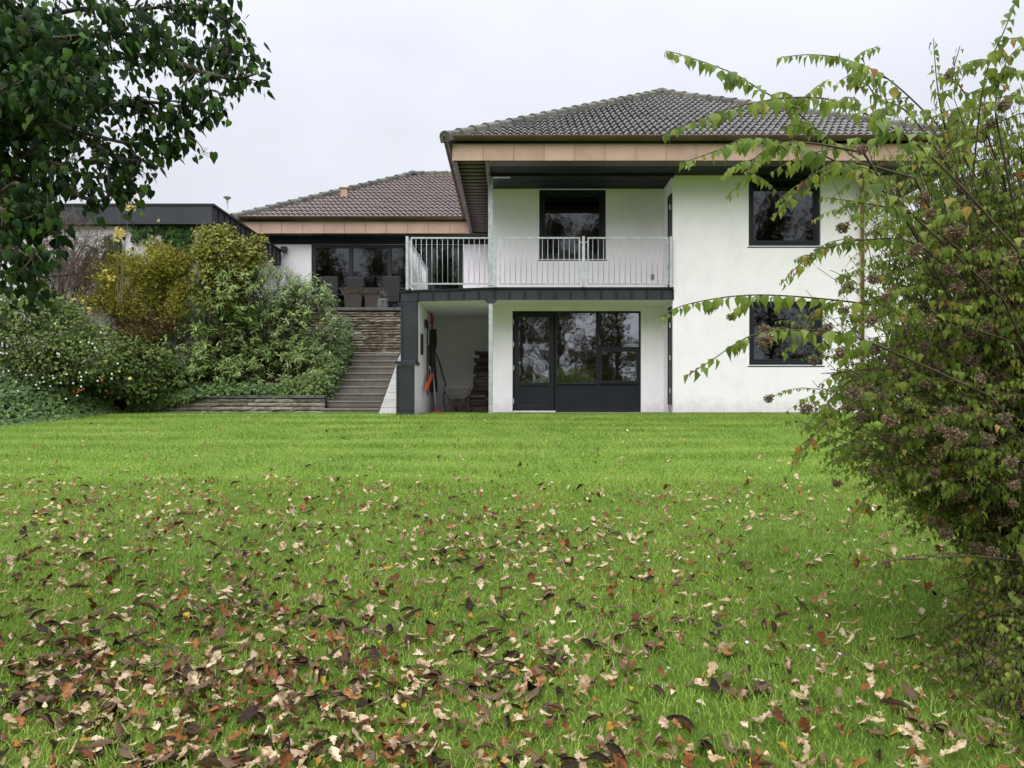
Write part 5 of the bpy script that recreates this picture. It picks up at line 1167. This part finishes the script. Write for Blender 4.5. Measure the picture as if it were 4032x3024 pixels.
# ivy hanging on the garage wall, and clinging tangles at its left
def wall_ivy(px0, px1, py0, py1, n, seed, label):
    y = GY0+.19; t = thing('wall_ivy', (PX((px0+px1)/2, y), y, PZ(py1, y)), label, 'ivy', 'ivy on the garage wall'); pl = Plant(seed); r = pl.r
    for k in range(n):
        px = r.uniform(px0, px1); L_ = r.uniform(.35, 1.0)*(py1-py0); c = [np.array((PX(px+r.normal(0, 9)*j/8, y), y-.02-.02*r.random(), PZ(py0+L_*j/8, y))) for j in range(9)]; pl.mb.tube(c, .005, 3, False)
        for q in range(int(L_/5.5)): p = c[int(r.integers(0, 9))]+np.array((r.normal(0, .05), -r.uniform(.02, .07), r.normal(0, .06))); pl.leaf(p, np.array((r.normal(0, .4), -.15, -1)), np.array((r.normal(0, .3), -1, .3)), r.uniform(.07, .12))
    pl.mb.build('stems', M['bark'], t, True); leaves_out(pl, IVY, M['ivyleaf'], t, single=0)
wall_ivy(505, 625, 878, 975, 9, 91, 'thin dark ivy strands hanging from the garage fascia at the left'); wall_ivy(655, 755, 880, 1110, 20, 92, 'dense dark ivy curtain down the garage wall beside the yellow conifer'); wall_ivy(425, 480, 940, 1120, 9, 93, 'patch of ivy on the garage wall behind the bare shrub')
# yellow-leaved maple sapling shoots
ms = thing('maple_sapling', tuple(P(480, 1200, 16.0)), 'thin maple sapling with a few bright yellow leaves before the garage', 'sapling'); pl = Plant(95); r = pl.r
for top, bot in (((515,775), (470,1200)), ((470,800), (465,1200)), ((500,880), (480,1200))):
    pl.mb.tube(bez(P(*bot, 16.0), P((top[0]+bot[0])/2-6, (top[1]+bot[1])/2, 16.0), P(*top, 16.0), 10), np.linspace(.012, .003, 10), 4, False)
for (a, b, n) in ((515,765,7), (515,800,5), (512,812,6), (470,905,9), (480,920,8), (455,930,5), (440,1090,6), (430,1110,4), (410,1060,3), (330,1190,4), (350,1215,4), (300,1180,3), (620,860,1), (440,1430,1), (475,1455,1), (500,1470,1)):
    for k in range(n): pl.leaf(P(a+r.normal(0, 9), b+r.normal(0, 9), 15.95 if b < 1300 else 15.0), np.array((r.normal(0, .7), -.3, -.8)), np.array((r.normal(0, .5), -.8, .6)), r.uniform(.05, .09))
pl.mb.build('stems', M['twig'], ms, True); leaves_out(pl, MAPLE, M['yellow'], ms, single=100)
# ivy carpet: left bank, over the low wall, beside the steps
def ivy_carpet(name, label, pts, nrm, size, seed, m='bankivy', single=0):
    t = thing(name, tuple(pts.mean(0)*np.array((1, 1, 0))+np.array((0, 0, pts[:, 2].min()))), label, 'ivy'); pl = Plant(seed); r = pl.r
    for p, n_ in zip(pts, nrm): pl.leaf(p, np.array((r.normal(0, .6), -.35, -.55+r.normal(0, .4))), n_+r.normal(0, .35, 3), r.uniform(*size))
    leaves_out(pl, IVY, M[m], t, single=single)
    return t
r = np.random.default_rng(101); n = 6800
yy = r.uniform(12.7, 16.4, n); xx = bed_x(yy)+.12-np.abs(r.normal(0, 1.5, n))*1.0; xx = np.maximum(xx, -13.5); hh = .06+.42*smooth(0, .8, bed_x(yy)-xx)*(1-.5*smooth(2.0, 3.5, yy-12.6)*0)
hh = hh*(0.75+.25*np.sin(xx*2.1+1)*np.sin(yy*2.7))
pz = bed_z(xx, yy)+hh*r.uniform(.25, 1, n)**.5; nn = np.stack((.35+0*xx, -.7+0*xx, .8+0*xx), 1)
ivy_carpet('bank_ivy', 'pale-veined ivy ground cover sloping to the lawn at the left', np.stack((xx, yy, pz), 1), nn, (.06, .11), 102, single=300)
n = 3200; xx = -8.3+np.abs(r.normal(0, 1, n))*1.4; xx = np.minimum(xx, -4.2+0*xx); over = r.random(n); top = np.interp(xx, [-8.3, -7.6, -7.0, -6.5, -4.2], [-.0, .10, .28, .42, .46])
zz = top+(0.62-top)*over+.1*r.random(n); yy = np.where(zz < .42, LWY-.03-.09*r.random(n), LWY-.05+.45*r.random(n)*over)
ivy_carpet('wall_top_ivy', 'dark ivy spilling over the left half of the low stone wall', np.stack((xx, yy, zz), 1), np.tile((0, -.8, .6), (n, 1)), (.06, .10), 103)
n = 2600; u = r.random(n); yy = 16.75+u*2.6; top = .35+(yy-16.75)*.57; zz = top+r.uniform(-.35, .55, n)*(.55+.6*u); xx = SX0-.02+(-np.abs(r.normal(0, .30, n)))+.14*r.random(n)
ivy_carpet('step_side_ivy', 'dark ivy hanging along the left edge of the steps', np.stack((xx, yy, zz), 1), np.tile((.5, -.7, .5), (n, 1)), (.06, .10), 104)
n = 700; xx = r.uniform(-5.4, -4.1, n); zz = .38+.30*r.random(n)**1.5*(1+smooth(-5.2, -4.2, xx)); yy = LWY-.02+.35*r.random(n)
ivy_carpet('pale_ground_ivy', 'fresh pale green ivy on the low wall next to the steps', np.stack((xx, yy, zz), 1), np.tile((.1, -.7, .7), (n, 1)), (.06, .10), 105, 'hedge')

# ---------------------------------------------------------------- trees behind the viewer (seen mirrored in the panes)
def back_tree(x, y, h, seed, label, n=5600, w_=2.8):
    z = float(gz(x, y)); t = thing('garden_tree', (x, y, z), label, 'tree', 'trees at the foot of the garden'); pl = Plant(seed); r = pl.r
    tr = spline([(x, y, z-.1), (x+.1, y, z+h*.35), (x-.1, y+.1, z+h*.7), (x, y, z+h)], 14); MB().tube(tr, np.linspace(.24, .05, 14), 8).build('trunk', M['bark'], t, True)
    for k in range(30):
        i = int(r.integers(2, 13)); o = r.normal(0, 1, 3); o[2] = abs(o[2])*.6+.2; o /= np.linalg.norm(o); e = tr[i]+o*r.uniform(.6, 1.1)*w_*(1.25-i/14); c = bez(tr[i], (tr[i]+e)/2+np.array((0, 0, .3)), e, 8); pl.mb.tube(c, np.linspace(.06, .012, 8), 4, False)
        for q in range(10): j = int(r.integers(2, 8)); e2 = c[j]+r.normal(0, .55, 3); pl.mb.tube([c[j], e2], [.014, .005], 3, False); 
        for q in range(n//30): p = c[int(r.integers(2, 8))]+r.normal(0, .42, 3); pl.leaf(p, r.normal(0, 1, 3), r.normal(0, 1, 3), r.uniform(.14, .30))
    pl.mb.build('branches', M['bark'], t, True); leaves_out(pl, CARD, M['treeleaf'], t, name='crown', single=0)
for k, (x, y, h, lb) in enumerate(((-6.5, -7, 11, 'tall half-bare tree mirrored in the wing glazing'), (-2.2, -10, 12, 'tree with thin autumn crown mirrored left of the door pane'), (2.6, -8.5, 11, 'tree mirrored in the middle of the ground floor glazing'), (5.6, -6.5, 9.5, 'thick-trunked tree mirrored in the upper right panes'), (9.5, -9, 12, 'tree mirrored in the right hand windows'), (-12, -8, 12, 'tree at the far left of the mirrored garden'), (0.6, -15, 13, 'tall tree far behind the mirrored hedge'), (-4.5, -15, 13, 'tree behind the mirrored hedge at the left'), (5.5, -14, 13, 'tree behind the mirrored hedge at the right'), (13.5, -8, 12, 'tree at the far right of the mirrored garden'), (-9.3, -11, 13, 'tree mirrored in the middle of the wing glazing'), (-15.5, -9, 12, 'tree at the left rim of the mirrored garden'), (17, -10, 13, 'tree at the right rim of the mirrored garden'), (11.5, -13, 13, 'tree behind the mirrored hedge at the far right'))): back_tree(x*1.15, y-5, h+2.5, 200+k, lb)
gh = blob_shrub('garden_hedge', 'dark hedge at the foot of the garden mirrored low in the glass', 'hedge', (0, -13, -1.7), [((x, -14+.3*(x % 2), .1), (2.0, .9, 1.9), 520) for x in range(-24, 26, 3)], CARD, 'hedge', (.16, .30), 300, per=3, stem=False, spread=.15, face=(0, .4, .5))

# ================================================================ grass
def grassmat(name, stops, stripes=False):
    m, nt, b = mat(name)
    at = nd(nt, 'ShaderNodeAttribute', attribute_name='rnd'); n = noise(nt, 1.3, 4); a = nd(nt, 'ShaderNodeMath', operation='MULTIPLY_ADD')
    nt.links.new(n, a.inputs[0]); a.inputs[1].default_value = 1.3; a.inputs[2].default_value = -0.65
    s = nd(nt, 'ShaderNodeMath', operation='ADD', use_clamp=True); nt.links.new(at.outputs['Fac'], s.inputs[0]); nt.links.new(a.outputs[0], s.inputs[1])
    c = ramp(nt, s.outputs[0], stops); nt.links.new(c, b.inputs['Base Color']); b.inputs['Roughness'].default_value = 0.55; b.inputs['Specular IOR Level'].default_value = 0.3
    t = nd(nt, 'ShaderNodeBsdfTranslucent'); nt.links.new(c, t.inputs[0]); x = nd(nt, 'ShaderNodeMixShader'); x.inputs[0].default_value = 0.3
    nt.links.new(b.outputs[0], x.inputs[1]); nt.links.new(t.outputs[0], x.inputs[2]); nt.links.new(x.outputs[0], nt.nodes['Material Output'].inputs[0]); return m
M['grass'] = grassmat('long_grass', [(0, (0.135,0.235,0.030)), (0.5, (0.255,0.395,0.055)), (0.9, (0.350,0.490,0.080)), (1, (0.46,0.50,0.15))])
M['mown'] = grassmat('mown_grass', [(0, (0.120,0.215,0.032)), (0.5, (0.215,0.335,0.054)), (0.85, (0.31,0.42,0.085)), (1, (0.42,0.47,0.14))])
def blades(name, n, y0, y1, hgt, wid, seed, m, label, tri=False, stripes=False, longg=False):
    r = np.random.default_rng(seed)
    k = 1.6; y = (y0**k+(y1**k-y0**k)*r.random(n))**(1/k); hw = .70*y+1.6; x = r.uniform(-1, 1, n)*hw
    ok = (x > bed_x(y)+.05) & ((y < 8.55+.35*np.sin(1.3*x+.5)*np.sin(.6*x)+r.normal(0, .42, n)) if (longg or not tri) else (y > 8.4+.35*np.sin(1.3*x+.5)*np.sin(.6*x)+r.normal(0, .42, n))) & ~((x > PXL-.05) & (x < NX+.02) & (y > 15.5)) & ~((y > 16.38) & (x > -4.1)) & ~((y > LWY-.06) & (x < -4.0)) & ~((y > 15.6) & (x > -2.9) & (x < -1.9))
    x, y = x[ok], y[ok]; n = len(x); z = gz(x, y)
    clump = .5+.5*np.sin(3.1*x+1.7*np.sin(2.3*y))*np.sin(2.9*y+1.3*np.sin(1.9*x)); 
    h = r.uniform(*hgt, n)*(.75+.5*clump); w_ = r.uniform(*wid, n); az = r.uniform(0, 6.283, n); lean = r.uniform(.3, 1.3, n)*h
    bend = np.zeros(n)
    if stripes: bend = 1.2*h*np.sin(y*2*math.pi/.95+.5*np.sin(x*.45)+.35*np.sin(x*1.7+y)+1.1*np.sin(.9*y+.3*x))*(.5+.5*np.sin(.8*x+1.1*y)*np.sin(.5*x-.7*y+1))*r.uniform(.3, 1.5, n)       # mower passes lay the blades to and fro
    lx, ly = np.cos(az)*lean, np.sin(az)*lean+bend; sx, sy = np.sin(az+1.57*0)*w_*.5, -np.cos(az)*w_*.5
    fa = r.random(n) < .5; sx = np.where(fa, w_*.5, sx); sy = np.where(fa, 0, sy)
    b0 = np.stack((x-sx, y-sy, z-.006), 1); b1 = np.stack((x+sx, y+sy, z-.006), 1); tip = np.stack((x+lx, y+ly, z+h), 1)
    rr = np.clip(r.normal(.5, .22, n), 0, 1)
    if tri:
        V = np.stack((b0, b1, tip), 1).reshape(-1, 3); loops = np.arange(3*n); sizes = np.full(n, 3); me = fast_mesh(name, V, loops, sizes, False, np.repeat(rr, 3))
    else:
        m0 = np.stack((x-sx*.8+lx*.35, y-sy*.8+ly*.35, z+h*.6), 1); m1 = np.stack((x+sx*.8+lx*.35, y+sy*.8+ly*.35, z+h*.6), 1)
        V = np.stack((b0, b1, m1, m0, tip), 1).reshape(-1, 3); i = np.arange(n)[:, None]*5; loops = np.concatenate((i, i+1, i+2, i+3, i+3, i+2, i+4), 1).ravel(); me = fast_mesh(name, V, loops, np.tile((4, 3), n), False, np.repeat(rr, 5))
    o = new_obj(name, me, None, m); tag(o, label, 'grass', kind='stuff')
blades('long_grass', 100000, 2.2, 5.6, (.020, .044), (.004, .007), 401, M['grass'], 'longer green grass under the nearest fallen leaves')
blades('long_grass', 120000, 5.5, 9.3, (.020, .044), (.006, .010), 403, M['grass'], 'longer green grass of the middle lawn up to the mown edge', True, False, True)
blades('mown_grass', 250000, 7.6, 16.4, (.022, .042), (.007, .012), 402, M['mown'], 'short bright mown grass in front of the house', True, True)

# ================================================================ fallen leaves
cls = {'pale': ([(0, (0.55,0.41,0.24)), (1, (0.80,0.67,0.46))], [OAK, OAK3, OAK2, OAK5, OAK4], (.030, .072), 'pale tan oak leaf lying on the foreground grass', 0.36),
       'pink': ([(0, (0.42,0.27,0.17)), (1, (0.60,0.43,0.30))], [OAK2, OAK3, OAK4], (.036, .08), 'pinkish brown oak leaf lying on the foreground grass', 0.13),
       'rust': ([(0, (0.15,0.050,0.018)), (0.6, (0.29,0.115,0.036)), (1, (0.42,0.20,0.07))], [OAK4, OAK2, OAK3, OAK5], (.030, .075), 'rust brown oak leaf lying on the foreground grass', 0.31),
       'dark': ([(0, (0.018,0.011,0.007)), (0.55, (0.050,0.029,0.017)), (0.85, (0.13,0.072,0.036)), (1, (0.26,0.18,0.11))], ROLLS, (.045, .13), 'dark curled leaf lying on the foreground grass', 0.20),
       'gold': ([(0, (0.50,0.28,0.025)), (1, (0.62,0.42,0.05))], [OVATE, OAK3], (.03, .07), 'golden yellow leaf lying on the foreground grass', 0.03)}
def litter():
    r = np.random.default_rng(501); n = 27000
    y = 2.4+(16.0-2.4)*r.random(n)**1.35; x = r.uniform(-1, 1, n)*(.70*y+1.4)
    dens = np.where(y < 8.6, 1.0-.35*np.clip((y-4)/4.6, 0, 1), .10*np.exp(-(y-8.6)/5))*(.78-.32*np.clip(x/np.maximum(.5*y, 1), -1, 1)); patch = .35+.45*(np.sin(1.7*x+.6)*np.sin(1.3*y+.4*x)*.5+.5)+.75*(np.sin(4.1*x+2*np.sin(1.3*y))*np.sin(4.7*y+1.5*np.sin(1.9*x))*.5+.5)**2
    ok = (r.random(n) < dens*patch) & (x > bed_x(y)+.3); x, y = x[ok], y[ok]
    drift = np.zeros(len(x), bool)
    for k in range(105):                                         # leaves blown together into drifts, most of them at the near left
        cy = 2.8+4.2*r.random()**1.5; cx = (r.beta(1.3, 2.4)*2-1)*.72*cy; m_ = int(r.integers(8, 26)); a_ = r.normal(0, .35)
        u, v = r.normal(0, .26, m_), r.normal(0, .09, m_); x = np.concatenate((x, cx+u*np.cos(a_)-v*np.sin(a_))); y = np.concatenate((y, cy+u*np.sin(a_)+v*np.cos(a_))); drift = np.concatenate((drift, np.ones(m_, bool)))
    n = len(x)
    names = list(cls); pr = np.array([cls[k][4] for k in names]); P_ = np.tile(pr, (n, 1)); P_[:, 3] *= np.clip(1.3-.75*x/np.maximum(y*.6, 1), .25, 2.6); P_[:, 3] *= np.where(drift, 1.9, .75)*np.clip((7.6-y)/3.2, .22, 1); P_ /= P_.sum(1, keepdims=True)
    kind = (P_.cumsum(1) < r.random((n, 1))).sum(1)
    az = r.uniform(0, 6.283, n); tilt = np.stack((r.normal(0, .25, n), r.normal(-.05, .25, n), np.ones(n)), 1); dr = np.stack((np.cos(az), np.sin(az), r.normal(0, .42, n)), 1)
    pz = gz(x, y)+np.where(y < 8.5, r.uniform(.010, .046, n), .03); pos = np.stack((x, y, pz), 1); near = np.zeros(n, bool); vis = in_view(pos); near[np.argsort(np.where(vis, y, 99))[:300]] = True
    for k, nm in enumerate(names):
        stops, tpl, sz, lab, _ = cls[nm]; m = leafmat('fallen_'+nm, stops, .65, .15, .18, (0.16, 0.105, 0.062) if nm == 'dark' else None, {'pale': (0.30, 0.17, 0.085), 'pink': (0.20, 0.10, 0.05), 'rust': (0.085, 0.032, 0.014), 'dark': (0.020, 0.014, 0.011), 'gold': (0.33, 0.14, 0.02)}[nm])
        tpls = tpl
        for j, (tv, tf) in enumerate(tpls):
            tv = tv-np.array((0, .5, 0)); s_ = (kind == k) & (np.arange(n) % len(tpls) == j)
            if not s_.any(): continue
            Rm = frame(dr, tilt); S = sz[0]+(sz[1]-sz[0])*r.random(n)**1.4; me = bpy.data.meshes.new('fallen_leaf'); me.from_pydata([tuple(q) for q in tv], [], tf); me.polygons.foreach_set('use_smooth', [True]*len(tf)); me.materials.append(m)
            for i in np.where(s_ & near)[0]:
                o = bpy.data.objects.new('fallen_leaf', me); col.objects.link(o); o.matrix_basis = mat4(Rm[i], S[i], pos[i]); tag(o, lab, 'leaf', 'fallen leaves on the foreground grass')
            q = s_ & ~near
            if q.any():
                o = new_obj('leaf_litter', scatter_mesh('leaf_litter', tv, tf, Rm[q], S[q], pos[q], r.random(q.sum())), None, m)
                tag(o, {'pale': 'pale tan', 'pink': 'pinkish brown', 'rust': 'rust brown', 'dark': 'dark curled', 'gold': 'golden yellow'}[nm]+' fallen leaves strewn over the lawn farther back', 'leaves', kind='stuff')
litter()
dm = MB()
for k in range(6): a = k*math.pi/3; dm.add([(0, 0, .0), (.006*math.cos(a-.5), .006*math.sin(a-.5), .002), (.013*math.cos(a), .013*math.sin(a), .004), (.006*math.cos(a+.5), .006*math.sin(a+.5), .002)], [(0, 1, 2, 3)])
dm.tube([(0, 0, -.055), (0, 0, -.001)], .0012, 3, False); dme = dm.mesh('daisy'); dme.materials.append(M['berry'])
r = np.random.default_rng(77)
for k in range(26):
    y = r.uniform(3.4, 5.6); x = r.uniform(-.1, .55)*y; o = new_obj('daisy', dme); o.location = (x, y, float(gz(x, y))+.06); o.rotation_euler = (-.5, r.normal(0, .2), r.uniform(0, 6)); tag(o, 'small white daisy in the foreground grass', 'flower', 'daisies in the lawn')

# unmown tufts along the foot of the walls
def edge_tufts():
    r = np.random.default_rng(611); x, y = [], []
    for (x0, y0, x1, y1, n, sp) in ((-.35, 16.06, 8.3, 16.06, 2600, .05), (-2.4, 15.5, -1.9, 15.5, 260, .04), (-1.9, 16.12, -.4, 16.12, 500, .05), (-2.85, 16.05, -2.4, 16.05, 160, .06), (-4.05, 16.34, -2.85, 16.34, 380, .03), (-7.6, 16.5, -4.05, 16.5, 1300, .04)):
        u = r.random(n); u = u-.02*np.sin(40*u); x.append(x0+(x1-x0)*u); y.append(y0+(y1-y0)*u-np.abs(r.normal(0, sp, n)))
    x, y = np.concatenate(x), np.concatenate(y); n = len(x); h = r.uniform(.02, .075, n)*(.5+.8*r.random(n)*(np.sin(5*x)*.5+.5)); w_ = r.uniform(.006, .011, n); lx, ly = r.normal(0, .4, n)*h, r.normal(-.2, .4, n)*h; z = gz(x, y)-.006
    V = np.stack((np.stack((x-w_/2, y, z), 1), np.stack((x+w_/2, y, z), 1), np.stack((x+lx, y+ly, z+h), 1)), 1).reshape(-1, 3)
    o = new_obj('edge_grass', fast_mesh('edge_grass', V, np.arange(3*n), np.full(n, 3), False, np.repeat(np.clip(r.normal(.35, .2, n), 0, 1), 3)), None, M['mown']); tag(o, 'taller untrimmed grass along the foot of the walls and steps', 'grass', kind='stuff')
edge_tufts()
